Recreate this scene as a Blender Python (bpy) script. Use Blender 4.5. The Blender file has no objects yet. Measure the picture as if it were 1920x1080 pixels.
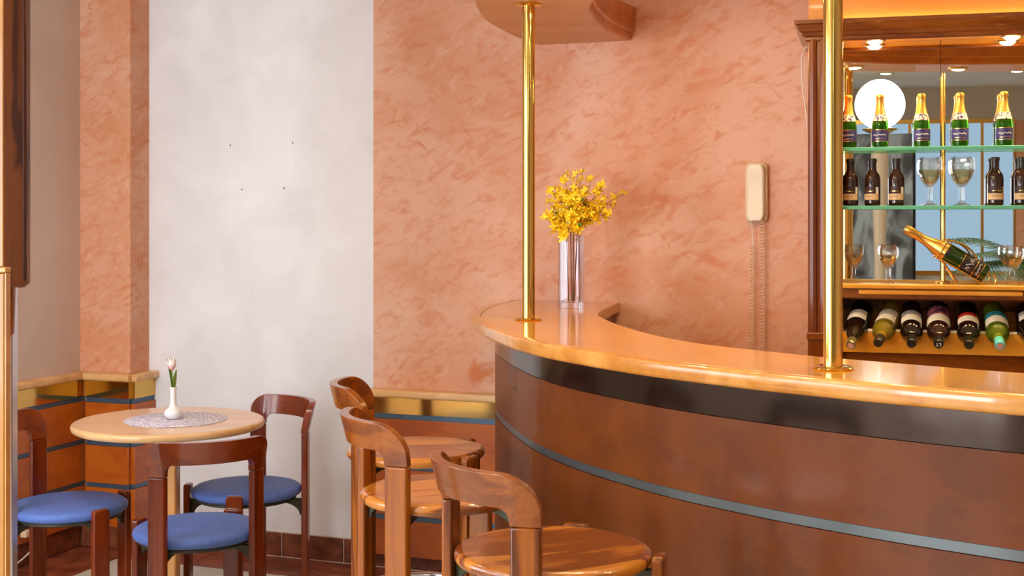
import bpy, bmesh, math, random
from mathutils import Vector, Matrix

random.seed(7)
S = bpy.context.scene
COL = S.collection
PI = math.pi
R = math.radians

# ------------------------------------------------------------------ camera
cam_data = bpy.data.cameras.new('camera')
cam_data.sensor_width = 36.0
cam_data.lens = 2450.0 / 1920.0 * 36.0
cam_data.shift_y = -132.0 / 1920.0
cam_data.clip_start = 0.05
cam_data.dof.use_dof = False
cam = bpy.data.objects.new('camera', cam_data)
cam.location = (0, 0, 1.5)
cam.rotation_euler = (R(90), 0, 0)
COL.objects.link(cam)
S.camera = cam

# ------------------------------------------------------------------ world, colour management
world = bpy.data.worlds.new('world')
S.world = world
world.use_nodes = True
world.node_tree.nodes['Background'].inputs[0].default_value = (0.75, 0.85, 1.0, 1)
world.node_tree.nodes['Background'].inputs[1].default_value = 0.6
S.view_settings.view_transform = 'Standard'
S.view_settings.look = 'None'
S.view_settings.gamma = 1.0
S.view_settings.use_curve_mapping = False
S.view_settings.exposure = 0.35
S.cycles.use_denoising = True
S.cycles.max_bounces = 9
S.cycles.use_adaptive_sampling = True
S.cycles.adaptive_threshold = 0.06
S.cycles.adaptive_min_samples = 20
S.cycles.diffuse_bounces = 4
S.cycles.glossy_bounces = 6
S.cycles.transmission_bounces = 10
S.cycles.transparent_max_bounces = 16
S.cycles.sample_clamp_indirect = 6.0
S.cycles.blur_glossy = 0.5

WINDOW_STRENGTH = 7.0          # daylight panes in the left wall
FAR_PANE_STRENGTH = 0.75       # frosted panes of the far glazing
CEILING_W = 34.0
CANOPY_W = 15.0
CABINET_W = 22.0
ADDED_SPOT_W = 10.0
ADDED_WINDOW_STRENGTH = 14.0

# ------------------------------------------------------------------ room frame: u along the back wall, v into the room
TH = math.atan(0.368)
U2 = Vector((math.cos(TH), -math.sin(TH)))
N2 = Vector((-math.sin(TH), -math.cos(TH)))
O2 = Vector((0.0, 5.415))
def W(u, v, z=0.0):
    p = O2 + U2 * u + N2 * v
    return (p.x, p.y, z)
# cabinet frame: s along its front, d into it
CA, SA = math.cos(R(15)), math.sin(R(15))
def CB(s, d, z=0.0):
    return (1.009 + s * CA + d * SA, 4.455 - s * SA + d * CA, z)
def ID(x, y, z=0.0):
    return (x, y, z)

# ------------------------------------------------------------------ helpers
def c8(r, g, b):
    def f(c):
        c /= 255.0
        return c / 12.92 if c <= 0.04045 else ((c + 0.055) / 1.055) ** 2.4
    return (f(r), f(g), f(b), 1.0)

def spline(pts, n):
    """Catmull-Rom through 2-D points, resampled to n points."""
    P = [Vector(p) for p in pts]
    P = [P[0] * 2 - P[1]] + P + [P[-1] * 2 - P[-2]]
    out = []
    for i in range(1, len(P) - 2):
        for k in range(24):
            t = k / 24.0
            a, b, c, d = P[i - 1], P[i], P[i + 1], P[i + 2]
            out.append(0.5 * ((2 * b) + (c - a) * t + (2 * a - 5 * b + 4 * c - d) * t * t + (3 * b - a - 3 * c + d) * t ** 3))
    out.append(P[-2])
    L = [0.0]
    for i in range(1, len(out)):
        L.append(L[-1] + (out[i] - out[i - 1]).length)
    res, j = [], 0
    for k in range(n):
        t = L[-1] * k / (n - 1)
        while j < len(L) - 2 and L[j + 1] < t:
            j += 1
        f = (t - L[j]) / max(1e-9, L[j + 1] - L[j])
        res.append(out[j].lerp(out[j + 1], min(1, f)))
    return res

def normals2(path):
    res = []
    for i in range(len(path)):
        a = path[max(0, i - 1)]; b = path[min(len(path) - 1, i + 1)]
        t = (b - a).normalized()
        res.append(Vector((-t.y, t.x)))
    return res

class MB:
    def __init__(self, tf=ID):
        self.v = []; self.f = []; self.tf = tf
    def vert(self, x, y, z):
        self.v.append(self.tf(x, y, z)); return len(self.v) - 1
    def box(self, x0, x1, y0, y1, z0, z1):
        i = [self.vert(x, y, z) for z in (z0, z1) for (x, y) in ((x0, y0), (x1, y0), (x1, y1), (x0, y1))]
        for q in ((0, 3, 2, 1), (4, 5, 6, 7), (0, 1, 5, 4), (1, 2, 6, 5), (2, 3, 7, 6), (3, 0, 4, 7)):
            self.f.append([i[k] for k in q])
        return self
    def grid(self, rows, close_u=False, close_v=False, caps=False):
        """rows: list of lists of (x,y,z)."""
        idx = [[self.vert(*p) for p in r] for r in rows]
        nr, nc = len(idx), len(idx[0])
        for a in range(nr if close_v else nr - 1):
            for b in range(nc if close_u else nc - 1):
                self.f.append([idx[a][b], idx[a][(b + 1) % nc], idx[(a + 1) % nr][(b + 1) % nc], idx[(a + 1) % nr][b]])
        if caps:
            self.f.append(list(reversed(idx[0]))); self.f.append(idx[-1])
        return self
    def sweep(self, path, prof, nrm=None):
        """closed profile [(offset, z)] swept along a 2-D path."""
        nrm = nrm or normals2(path)
        rows = [[(p.x + n.x * o, p.y + n.y * o, z) for (o, z) in prof] for p, n in zip(path, nrm)]
        return self.grid(rows, close_u=True, caps=True)
    def lathe(self, prof, seg=32, cx=0, cy=0, cz=0):
        idx = []
        for (r, z) in prof:
            if r < 1e-6:
                idx.append([self.vert(cx, cy, cz + z)])
            else:
                idx.append([self.vert(cx + r * math.cos(2 * PI * k / seg), cy + r * math.sin(2 * PI * k / seg), cz + z) for k in range(seg)])
        for a, b in zip(idx[:-1], idx[1:]):
            if len(a) == 1 and len(b) == 1:
                continue
            for k in range(seg):
                k2 = (k + 1) % seg
                if len(a) == 1:
                    self.f.append([a[0], b[k], b[k2]])
                elif len(b) == 1:
                    self.f.append([a[k], a[k2], b[0]])
                else:
                    self.f.append([a[k], a[k2], b[k2], b[k]])
        return self
    def tube(self, pts, r, seg=8):
        P = [Vector(p) for p in pts]
        rows = []
        ref = None
        for i, p in enumerate(P):
            t = (P[min(i + 1, len(P) - 1)] - P[max(i - 1, 0)]).normalized()
            if ref is None:
                ref = Vector((0, 0, 1)) if abs(t.z) < 0.9 else Vector((1, 0, 0))
            a = t.cross(ref).normalized(); b = t.cross(a).normalized()
            ref = a.cross(t).normalized() if True else ref
            rr = r[i] if isinstance(r, (list, tuple)) else r
            rows.append([tuple(p + (a * math.cos(2 * PI * k / seg) + b * math.sin(2 * PI * k / seg)) * rr) for k in range(seg)])
        return self.grid(rows, close_u=True, caps=True)
    def prism(self, poly, h0, h1, plane='xy'):
        def m(a, b, h):
            return (a, b, h) if plane == 'xy' else ((a, h, b) if plane == 'xz' else (h, a, b))
        lo = [self.vert(*m(a, b, h0)) for a, b in poly]; hi = [self.vert(*m(a, b, h1)) for a, b in poly]
        n = len(poly)
        self.f.append(list(reversed(lo))); self.f.append(hi)
        for k in range(n):
            self.f.append([lo[k], lo[(k + 1) % n], hi[(k + 1) % n], hi[k]])
        return self
    def mesh(self, name, material, smooth=None, closed=True):
        me = bpy.data.meshes.new(name)
        me.from_pydata(self.v, [], self.f)
        bm = bmesh.new(); bm.from_mesh(me)
        bmesh.ops.remove_doubles(bm, verts=bm.verts, dist=1e-6)
        if closed:
            bmesh.ops.recalc_face_normals(bm, faces=bm.faces)
        bm.to_mesh(me); bm.free()
        if material is not None:
            me.materials.append(material)
        if smooth:
            for p in me.polygons:
                p.use_smooth = True
            me.set_sharp_from_angle(angle=R(smooth))
        return me
    def build(self, name, material, parent=None, smooth=None, bevel=0.0, closed=True, seg=2):
        me = self.mesh(name, material, smooth, closed)
        return link(name, me, parent, bevel, seg)

def link(name, me, parent=None, bevel=0.0, seg=2):
    o = bpy.data.objects.new(name, me)
    COL.objects.link(o)
    if parent is not None:
        o.parent = parent
    if bevel:
        m = o.modifiers.new('bevel', 'BEVEL')
        m.width = bevel; m.segments = seg; m.limit_method = 'ANGLE'; m.angle_limit = R(35)
        m.harden_normals = False
        for p in me.polygons:
            p.use_smooth = True
        me.set_sharp_from_angle(angle=R(50))
    return o

def empty(name, loc=(0, 0, 0), rz=0.0):
    o = bpy.data.objects.new(name, None)
    o.empty_display_size = 0.05
    o.location = loc; o.rotation_euler = (0, 0, rz)
    COL.objects.link(o)
    return o

def tag(o, label=None, cat=None, group=None, kind=None):
    if label: o['label'] = label
    if cat: o['category'] = cat
    if group: o['group'] = group
    if kind: o['kind'] = kind
    return o

def struct(o):
    o['kind'] = 'structure'; return o

def copy_tree(o, parent=None):
    c = o.copy(); COL.objects.link(c)
    if parent is not None:
        c.parent = parent
    for ch in list(o.children):
        copy_tree(ch, c)
    return c

# ------------------------------------------------------------------ materials
def new_mat(name):
    m = bpy.data.materials.new(name); m.use_nodes = True
    nt = m.node_tree
    return m, nt, nt.nodes['Principled BSDF']

def setin(b, **kw):
    for k, v in kw.items():
        n = {'base': 'Base Color', 'rough': 'Roughness', 'metal': 'Metallic', 'spec': 'Specular IOR Level',
             'coat': 'Coat Weight', 'coatr': 'Coat Roughness', 'trans': 'Transmission Weight', 'ior': 'IOR',
             'emit': 'Emission Color', 'emits': 'Emission Strength', 'sheen': 'Sheen Weight', 'aniso': 'Anisotropic',
             'sss': 'Subsurface Weight'}[k]
        b.inputs[n].default_value = v

def plain(name, col, rough=0.5, **kw):
    m, nt, b = new_mat(name)
    setin(b, base=col, rough=rough, **kw)
    # faint procedural unevenness of the gloss
    n = nt.nodes.new('ShaderNodeTexNoise'); n.inputs['Scale'].default_value = 40
    mr = nt.nodes.new('ShaderNodeMapRange')
    mr.inputs['To Min'].default_value = max(0.0, rough * 0.85); mr.inputs['To Max'].default_value = min(1, rough * 1.15 + 0.01)
    tc = nt.nodes.new('ShaderNodeTexCoord')
    nt.links.new(tc.outputs['Object'], n.inputs['Vector'])
    nt.links.new(n.outputs['Fac'], mr.inputs['Value'])
    nt.links.new(mr.outputs['Result'], b.inputs['Roughness'])
    return m

def ramp(nt, stops):
    r = nt.nodes.new('ShaderNodeValToRGB')
    e = r.color_ramp.elements
    while len(e) < len(stops):
        e.new(0.5)
    for k, (p, c) in enumerate(stops):
        e[k].position = p; e[k].color = c
    return r

def wood(name, dark, mid, light, axis='z', scale=1.0, rough=0.3, coat=0.3, rings=0.35, stretch=14.0, spec=0.5):
    m, nt, b = new_mat(name)
    tc = nt.nodes.new('ShaderNodeTexCoord')
    oi = nt.nodes.new('ShaderNodeObjectInfo')
    off = nt.nodes.new('ShaderNodeVectorMath'); off.operation = 'MULTIPLY_ADD'
    off.inputs[1].default_value = (1, 1, 1)
    sc = nt.nodes.new('ShaderNodeVectorMath'); sc.operation = 'SCALE'; sc.inputs['Scale'].default_value = 9.0
    cmb = nt.nodes.new('ShaderNodeCombineXYZ')
    for k in range(3):
        nt.links.new(oi.outputs['Random'], cmb.inputs[k])
    nt.links.new(cmb.outputs[0], sc.inputs[0])
    nt.links.new(tc.outputs['Object'], off.inputs[0]); nt.links.new(sc.outputs[0], off.inputs[2])
    mp = nt.nodes.new('ShaderNodeMapping')
    s = [stretch * scale] * 3
    s['xyz'.index(axis)] = 1.2 * scale
    mp.inputs['Scale'].default_value = s
    nt.links.new(off.outputs[0], mp.inputs['Vector'])
    n1 = nt.nodes.new('ShaderNodeTexNoise'); n1.inputs['Scale'].default_value = 1.0; n1.inputs['Detail'].default_value = 5
    n1.inputs['Distortion'].default_value = 0.8
    nt.links.new(mp.outputs[0], n1.inputs['Vector'])
    mp2 = nt.nodes.new('ShaderNodeMapping')
    s2 = [stretch * 9 * scale] * 3; s2['xyz'.index(axis)] = 5.0 * scale
    mp2.inputs['Scale'].default_value = s2
    nt.links.new(off.outputs[0], mp2.inputs['Vector'])
    n2 = nt.nodes.new('ShaderNodeTexNoise'); n2.inputs['Scale'].default_value = 1.0; n2.inputs['Detail'].default_value = 3
    nt.links.new(mp2.outputs[0], n2.inputs['Vector'])
    # cathedral rings
    mul = nt.nodes.new('ShaderNodeMath'); mul.operation = 'MULTIPLY'; mul.inputs[1].default_value = 26.0
    sn = nt.nodes.new('ShaderNodeMath'); sn.operation = 'SINE'
    nt.links.new(n1.outputs['Fac'], mul.inputs[0]); nt.links.new(mul.outputs[0], sn.inputs[0])
    a = nt.nodes.new('ShaderNodeMath'); a.operation = 'MULTIPLY_ADD'; a.inputs[1].default_value = 0.25 * rings
    nt.links.new(sn.outputs[0], a.inputs[0]); nt.links.new(n1.outputs['Fac'], a.inputs[2])
    bb = nt.nodes.new('ShaderNodeMath'); bb.operation = 'MULTIPLY_ADD'; bb.inputs[1].default_value = 0.30
    nt.links.new(n2.outputs['Fac'], bb.inputs[0]); nt.links.new(a.outputs[0], bb.inputs[2])
    rp = ramp(nt, [(0.42, dark), (0.62, mid), (0.85, light)])
    nt.links.new(bb.outputs[0], rp.inputs['Fac'])
    nt.links.new(rp.outputs['Color'], b.inputs['Base Color'])
    setin(b, rough=rough, coat=coat, coatr=0.08, spec=spec)
    bp = nt.nodes.new('ShaderNodeBump'); bp.inputs['Strength'].default_value = 0.04; bp.inputs['Distance'].default_value = 0.002
    nt.links.new(n2.outputs['Fac'], bp.inputs['Height']); nt.links.new(bp.outputs[0], b.inputs['Normal'])
    return m

def plaster(name, pale, mid, accent, dark):
    m, nt, b = new_mat(name)
    tc = nt.nodes.new('ShaderNodeTexCoord')
    def noise(scale, detail, dist, vscale=(1, 1, 1), rot=(0, 0, 0)):
        m0 = nt.nodes.new('ShaderNodeMapping'); m0.inputs['Rotation'].default_value = rot
        nt.links.new(tc.outputs['Object'], m0.inputs['Vector'])
        mp = nt.nodes.new('ShaderNodeMapping'); mp.inputs['Scale'].default_value = vscale
        nt.links.new(m0.outputs[0], mp.inputs['Vector'])
        n = nt.nodes.new('ShaderNodeTexNoise')
        n.inputs['Scale'].default_value = scale; n.inputs['Detail'].default_value = detail; n.inputs['Distortion'].default_value = dist
        nt.links.new(mp.outputs[0], n.inputs['Vector'])
        return n
    def mix(fac, a, bcol):
        mx = nt.nodes.new('ShaderNodeMix'); mx.data_type = 'RGBA'
        nt.links.new(fac, mx.inputs['Factor'])
        for sock, val in ((mx.inputs['A'], a), (mx.inputs['B'], bcol)):
            if isinstance(val, tuple): sock.default_value = val
            else: nt.links.new(val, sock)
        return mx.outputs['Result']
    def rmp(n, p0, p1):
        r = ramp(nt, [(p0, (0, 0, 0, 1)), (p1, (1, 1, 1, 1))])
        nt.links.new(n.outputs['Fac'], r.inputs['Fac'])
        return r.outputs['Color']
    big = noise(1.8, 6, 0.8, rot=(0.5, 0.4, 0.3))
    c = mix(rmp(big, 0.36, 0.68), pale, mid)
    # trowel strokes in two slants
    pat = noise(10.5, 12, 0.9, (1, 1, 2.6), (0, R(24), 0))
    c = mix(rmp(pat, 0.50, 0.86), c, accent)
    pat2 = noise(15.0, 12, 1.0, (1, 1, 2.8), (0, R(-32), 0))
    c = mix(rmp(pat2, 0.58, 0.92), c, accent)
    pat3 = noise(12.5, 11, 0.8, (1, 1, 2.4), (0, R(50), 0))
    c = mix(rmp(pat3, 0.56, 0.84), c, pale)
    spot = noise(4.5, 8, 1.2, (1, 1, 1.4), (0.4, R(-20), 0.2))
    c = mix(rmp(spot, 0.64, 0.74), c, accent)
    # veins: thin ridges
    vn = noise(4.6, 8, 1.0, (1, 1, 2.4), (0, R(20), 0))
    sub = nt.nodes.new('ShaderNodeMath'); sub.operation = 'SUBTRACT'; sub.inputs[1].default_value = 0.5
    ab = nt.nodes.new('ShaderNodeMath'); ab.operation = 'ABSOLUTE'
    nt.links.new(vn.outputs['Fac'], sub.inputs[0]); nt.links.new(sub.outputs[0], ab.inputs[0])
    vr = ramp(nt, [(0.0, (1, 1, 1, 1)), (0.012, (0, 0, 0, 1))])
    nt.links.new(ab.outputs[0], vr.inputs['Fac'])
    brk = noise(9.0, 3, 0.5)
    mm = nt.nodes.new('ShaderNodeMath'); mm.operation = 'MULTIPLY'
    nt.links.new(vr.outputs['Color'], mm.inputs[0]); nt.links.new(rmp(brk, 0.48, 0.62), mm.inputs[1])
    m3 = nt.nodes.new('ShaderNodeMath'); m3.operation = 'MULTIPLY'; m3.inputs[1].default_value = 0.28
    nt.links.new(mm.outputs[0], m3.inputs[0])
    c = mix(m3.outputs[0], c, dark)
    nt.links.new(c, b.inputs['Base Color'])
    setin(b, rough=0.55, spec=0.35)
    bp = nt.nodes.new('ShaderNodeBump'); bp.inputs['Strength'].default_value = 0.12; bp.inputs['Distance'].default_value = 0.004
    nt.links.new(pat.outputs['Fac'], bp.inputs['Height']); nt.links.new(bp.outputs[0], b.inputs['Normal'])
    return m

def mottled(name, a, bcol, scale, rough=0.6, detail=5, p0=0.35, p1=0.65, coat=0.0, spec=0.4, bump=0.0, dist=0.6):
    m, nt, b = new_mat(name)
    tc = nt.nodes.new('ShaderNodeTexCoord')
    n = nt.nodes.new('ShaderNodeTexNoise'); n.inputs['Scale'].default_value = scale; n.inputs['Detail'].default_value = detail
    n.inputs['Distortion'].default_value = dist
    oi = nt.nodes.new('ShaderNodeObjectInfo')
    ad = nt.nodes.new('ShaderNodeVectorMath'); ad.operation = 'ADD'
    nt.links.new(tc.outputs['Object'], ad.inputs[0]); nt.links.new(oi.outputs['Random'], ad.inputs[1])
    nt.links.new(ad.outputs[0], n.inputs['Vector'])
    r = ramp(nt, [(p0, a), (p1, bcol)])
    nt.links.new(n.outputs['Fac'], r.inputs['Fac']); nt.links.new(r.outputs['Color'], b.inputs['Base Color'])
    setin(b, rough=rough, coat=coat, spec=spec)
    if bump:
        bp = nt.nodes.new('ShaderNodeBump'); bp.inputs['Strength'].default_value = bump; bp.inputs['Distance'].default_value = 0.003
        nt.links.new(n.outputs['Fac'], bp.inputs['Height']); nt.links.new(bp.outputs[0], b.inputs['Normal'])
    return m

def emitter(name, col, strength):
    m, nt, b = new_mat(name)
    e = nt.nodes.new('ShaderNodeEmission'); e.inputs[0].default_value = col; e.inputs[1].default_value = strength
    nt.links.new(e.outputs[0], nt.nodes['Material Output'].inputs['Surface'])
    return m

def thin_glass(name, tint, gloss=0.08, top=0.6):
    m, nt, b = new_mat(name)
    t = nt.nodes.new('ShaderNodeBsdfTransparent'); t.inputs[0].default_value = tint
    g = nt.nodes.new('ShaderNodeBsdfGlossy'); g.inputs['Roughness'].default_value = 0.02
    lw = nt.nodes.new('ShaderNodeLayerWeight'); lw.inputs['Blend'].default_value = 0.35
    mr = nt.nodes.new('ShaderNodeMapRange'); mr.inputs['To Min'].default_value = gloss; mr.inputs['To Max'].default_value = top
    mx = nt.nodes.new('ShaderNodeMixShader')
    nt.links.new(lw.outputs['Fresnel'], mr.inputs['Value']); nt.links.new(mr.outputs[0], mx.inputs[0])
    nt.links.new(t.outputs[0], mx.inputs[1]); nt.links.new(g.outputs[0], mx.inputs[2])
    nt.links.new(mx.outputs[0], nt.nodes['Material Output'].inputs['Surface'])
    return m

M = {}
M['white_wall'] = mottled('white_wall', c8(229, 225, 225), c8(240, 237, 238), 3.0, rough=0.7, bump=0.05)
M['cream_wall'] = mottled('cream_wall', c8(205, 182, 166), c8(214, 192, 178), 2.0, rough=0.75)
M['pink'] = plaster('pink_plaster', c8(228, 178, 150), c8(216, 148, 107), c8(208, 120, 66), c8(172, 88, 44))
M['ceiling'] = mottled('ceiling_paint', c8(224, 216, 204), c8(232, 225, 214), 1.5, rough=0.8)
M['far_wall'] = mottled('far_wall_paint', c8(196, 182, 162), c8(206, 192, 172), 1.5, rough=0.8)
M['orange_lacquer'] = mottled('orange_lacquer', c8(240, 150, 60), c8(246, 165, 80), 2.0, rough=0.22, coat=0.4)
M['terracotta'] = mottled('terracotta', c8(112, 50, 28), c8(158, 84, 56), 9.0, rough=0.35, detail=8, coat=0.15)
M['terracotta_dark'] = mottled('terracotta_skirting', c8(92, 40, 16), c8(140, 74, 44), 14.0, rough=0.4, detail=8, coat=0.1)
M['pale_tile'] = mottled('pale_tile', c8(206, 200, 184), c8(224, 219, 206), 8.0, rough=0.4)
M['grout'] = mottled('grout', c8(196, 178, 160), c8(214, 198, 182), 60.0, rough=0.9)
M['wainscot'] = wood('wainscot_wood', c8(162, 72, 6), c8(178, 85, 12), c8(190, 98, 22), 'x', 0.6, rough=0.32, coat=0.15, rings=0.1)
M['rail'] = wood('rail_beech', c8(214, 156, 92), c8(226, 174, 112), c8(236, 190, 132), 'x', 0.8, rough=0.35, coat=0.15, rings=0.1)
M['brass_band'] = plain('brass_mirror_band', c8(214, 172, 96), 0.10, metal=1.0)
M['blue_strip'] = plain('blue_grey_strip', c8(86, 108, 128), 0.35, metal=0.6)
M['chair'] = wood('chair_wood', c8(86, 25, 2), c8(108, 36, 4), c8(130, 50, 9), 'z', 1.0, rough=0.26, coat=0.25, spec=0.35, rings=0.2)
M['chair_h'] = wood('chair_wood_back', c8(98, 32, 3), c8(118, 42, 5), c8(138, 56, 12), 'x', 1.0, rough=0.24, coat=0.4, rings=0.15)
M['stool'] = wood('stool_wood', c8(80, 34, 2), c8(122, 58, 4), c8(150, 80, 10), 'z', 1.0, rough=0.26, coat=0.25, spec=0.35, rings=0.45)
M['stool_h'] = wood('stool_wood_back', c8(98, 43, 2), c8(124, 59, 4), c8(146, 76, 10), 'x', 1.0, rough=0.24, coat=0.35, spec=0.35, rings=0.2)
M['stool_seat'] = wood('stool_seat_wood', c8(116, 54, 6), c8(158, 86, 18), c8(184, 112, 34), 'y', 0.9, rough=0.24, coat=0.5, rings=0.9, stretch=10)
M['blue'] = mottled('blue_upholstery', c8(80, 106, 176), c8(88, 115, 186), 60.0, rough=0.55, spec=0.35)
M['bracket'] = plain('bracket_metal', c8(66, 64, 50), 0.45, metal=0.5)
M['table'] = wood('table_beech', c8(218, 172, 130), c8(226, 184, 146), c8(232, 194, 158), 'x', 0.7, rough=0.3, coat=0.2, rings=0.1)
M['table_edge'] = wood('table_edge_beech', c8(206, 156, 98), c8(222, 176, 122), c8(236, 196, 146), 'x', 0.7, rough=0.28, coat=0.3, rings=0.1)
M['column_wood'] = wood('column_beech', c8(190, 120, 56), c8(206, 140, 72), c8(220, 160, 92), 'z', 0.8, rough=0.35, coat=0.2, rings=0.2)
M['worktop'] = wood('worktop_beech', c8(188, 120, 28), c8(202, 136, 34), c8(212, 149, 46), 'x', 0.5, rough=0.2, coat=0.6, rings=0.1, stretch=18)
M['nosing'] = wood('nosing_beech', c8(176, 108, 36), c8(194, 128, 52), c8(208, 146, 70), 'x', 0.6, rough=0.22, coat=0.5, rings=0.15)
M['bar_wood'] = wood('bar_front_wood', c8(88, 38, 0), c8(99, 45, 1), c8(108, 51, 2), 'x', 0.6, rough=0.5, coat=0.25, rings=0.08, spec=0.2)
M['bar_wood'].node_tree.nodes['Principled BSDF'].inputs['Coat Roughness'].default_value = 0.14
M['dark_band'] = plain('dark_bronze_band', c8(70, 60, 54), 0.14, metal=0.9)
M['grey_strip'] = plain('grey_metal_strip', c8(98, 104, 106), 0.32, metal=0.7)
M['brass'] = plain('polished_brass', c8(234, 196, 108), 0.08, metal=1.0)
M['gold'] = plain('gilt_metal', c8(232, 190, 100), 0.2, metal=1.0)
M['chrome'] = plain('chrome', c8(205, 205, 208), 0.12, metal=1.0)
M['cab_wood'] = wood('cabinet_wood', c8(100, 44, 6), c8(124, 60, 10), c8(144, 76, 18), 'x', 0.7, rough=0.26, coat=0.3, spec=0.4, rings=0.2)
M['cab_wood_v'] = wood('cabinet_wood_upright', c8(100, 44, 6), c8(124, 60, 10), c8(144, 76, 18), 'z', 0.7, rough=0.26, coat=0.3, spec=0.4, rings=0.2)
M['cab_light'] = wood('cabinet_light_wood', c8(214, 132, 30), c8(226, 148, 40), c8(236, 162, 56), 'x', 0.7, rough=0.25, coat=0.4, rings=0.15)
M['soffit_glow'] = mottled('amber_soffit_glow', c8(238, 152, 14), c8(244, 164, 24), 4.0, rough=0.45)  # spotlights' yellow glow on the light wood soffit, put into its colour
M['canopy'] = wood('canopy_wood', c8(192, 128, 70), c8(200, 138, 80), c8(208, 148, 92), 'x', 0.5, rough=0.4, coat=0.15, rings=0.1)
M['canopy_edge'] = wood('canopy_moulding_wood', c8(176, 92, 14), c8(192, 108, 22), c8(204, 122, 34), 'x', 0.6, rough=0.3, coat=0.3, rings=0.2)
M['mirror'] = plain('mirror_glass', (0.82, 0.84, 0.84, 1), 0.0, metal=1.0)
M['shelf_glass'] = thin_glass('shelf_glass', (0.93, 0.98, 0.95, 1), 0.05)
M['shelf_edge'] = plain('shelf_edge_glass', c8(120, 200, 160), 0.12, trans=0.2, ior=1.2)
M['clear_glass'] = thin_glass('clear_glass', (0.96, 0.96, 0.98, 1), 0.0, 0.6)
M['solid_glass'] = plain('solid_glass', (0.97, 0.97, 0.98, 1), 0.0, trans=1.0, ior=1.45)
M['goblet_glass'] = thin_glass('goblet_glass', (0.99, 0.98, 0.96, 1), 0.04, 0.4)
M['wine_white'] = thin_glass('white_wine', (1.0, 0.94, 0.78, 1), 0.05, 0.25)
M['green_glass'] = plain('green_glass', c8(74, 150, 30), 0.04, trans=0.85, ior=1.3)
M['green_bottle'] = plain('green_bottle_glass', c8(150, 170, 40), 0.05, trans=0.75, ior=1.3)
M['yellow_bottle'] = plain('yellow_bottle_glass', c8(200, 170, 50), 0.05, trans=0.75, ior=1.3)
M['black_bottle'] = plain('black_bottle_glass', c8(26, 16, 12), 0.06, coat=0.5)
M['brown_bottle'] = plain('brown_bottle_glass', c8(44, 22, 14), 0.06, coat=0.5)
M['champagne_glass'] = plain('champagne_glass', c8(40, 66, 14), 0.05, coat=0.5, trans=0.3, ior=1.4)
M['foil'] = plain('gold_foil', c8(236, 186, 92), 0.28, metal=0.85)
M['foil_white'] = plain('pale_foil', c8(238, 214, 160), 0.35, metal=0.4)
M['paper'] = plain('cream_paper', c8(238, 228, 206), 0.6)
M['paper_grey'] = plain('grey_paper', c8(186, 172, 160), 0.6)
M['paper_tan'] = plain('tan_paper', c8(220, 178, 132), 0.6)
M['paper_dark'] = plain('dark_paper', c8(56, 30, 24), 0.5)
M['paper_blue'] = plain('blue_paper', c8(52, 46, 104), 0.4)
M['paper_black'] = plain('black_paper', c8(34, 22, 20), 0.4)
M['red_paper'] = plain('red_paper', c8(196, 34, 26), 0.5)
M['teal_paper'] = plain('teal_paper', c8(40, 130, 136), 0.5)
M['teal_cap'] = plain('teal_cap', c8(84, 178, 186), 0.4)
M['silver_paper'] = mottled('silver_paper', c8(120, 116, 112), c8(196, 190, 184), 90.0, rough=0.3)
M['mixed_paper'] = mottled('patterned_paper', c8(40, 34, 60), c8(206, 110, 110), 70.0, rough=0.4, p0=0.42, p1=0.58)
M['floral_paper'] = mottled('collar_paper', c8(60, 52, 110), c8(226, 200, 176), 160.0, rough=0.4, p0=0.44, p1=0.56)
M['cap_dark'] = plain('dark_cap', c8(40, 30, 24), 0.35)
M['cap_black'] = plain('black_cap', c8(22, 18, 16), 0.35)
M['cap_olive'] = plain('olive_metal_foil', c8(150, 134, 96), 0.3, metal=0.7)
M['cork'] = plain('pink_cork', c8(204, 138, 120), 0.6)
M['pale'] = plain('pale_lettering', c8(232, 226, 220), 0.5)
M['phone'] = plain('phone_plastic', c8(240, 224, 194), 0.3, coat=0.2)
M['phone_base'] = plain('phone_base_plastic', c8(232, 202, 164), 0.35)
M['cord'] = plain('phone_cord', c8(232, 196, 156), 0.45)
M['white_cable'] = plain('white_cable', c8(226, 216, 206), 0.5)
M['hole'] = plain('nail_hole', c8(70, 60, 56), 0.8)
M['porcelain'] = plain('white_porcelain', c8(236, 232, 230), 0.15, coat=0.4)
M['petal'] = mottled('forsythia_yellow', c8(255, 208, 12), c8(255, 228, 50), 40.0, rough=0.55)
M['twig'] = mottled('twig_bark', c8(70, 38, 22), c8(110, 62, 36), 80.0, rough=0.7)
M['leaf'] = mottled('fresh_leaf', c8(70, 130, 40), c8(120, 170, 60), 50.0, rough=0.5)
M['stem'] = mottled('tulip_green', c8(120, 160, 70), c8(160, 190, 96), 40.0, rough=0.5)
M['palm'] = mottled('palm_leaf', c8(54, 84, 40), c8(92, 120, 60), 20.0, rough=0.5)
M['post'] = wood('partition_beech', c8(150, 96, 28), c8(164, 108, 36), c8(178, 122, 48), 'z', 0.7, rough=0.35, coat=0.2, rings=0.15)
M['post_cap'] = wood('partition_cap_wood', c8(176, 116, 48), c8(190, 130, 60), c8(204, 146, 76), 'x', 0.7, rough=0.35, coat=0.2, rings=0.15)
M['carved'] = wood('carved_dark_wood', c8(66, 28, 6), c8(98, 48, 12), c8(116, 60, 18), 'z', 1.0, rough=0.42, coat=0.1, rings=1.1, stretch=13)
M['aluminium'] = plain('brushed_aluminium', c8(214, 216, 226), 0.25, metal=0.85)
M['lamp_shell'] = plain('cream_lacquer', c8(200, 180, 150), 0.4)
M['black'] = plain('black_plastic', c8(20, 18, 18), 0.4)
M['mat_lace'] = mottled('lilac_woven_mat', c8(172, 162, 188), c8(234, 228, 234), 130.0, rough=0.7, detail=2, p0=0.44, p1=0.56)

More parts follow.
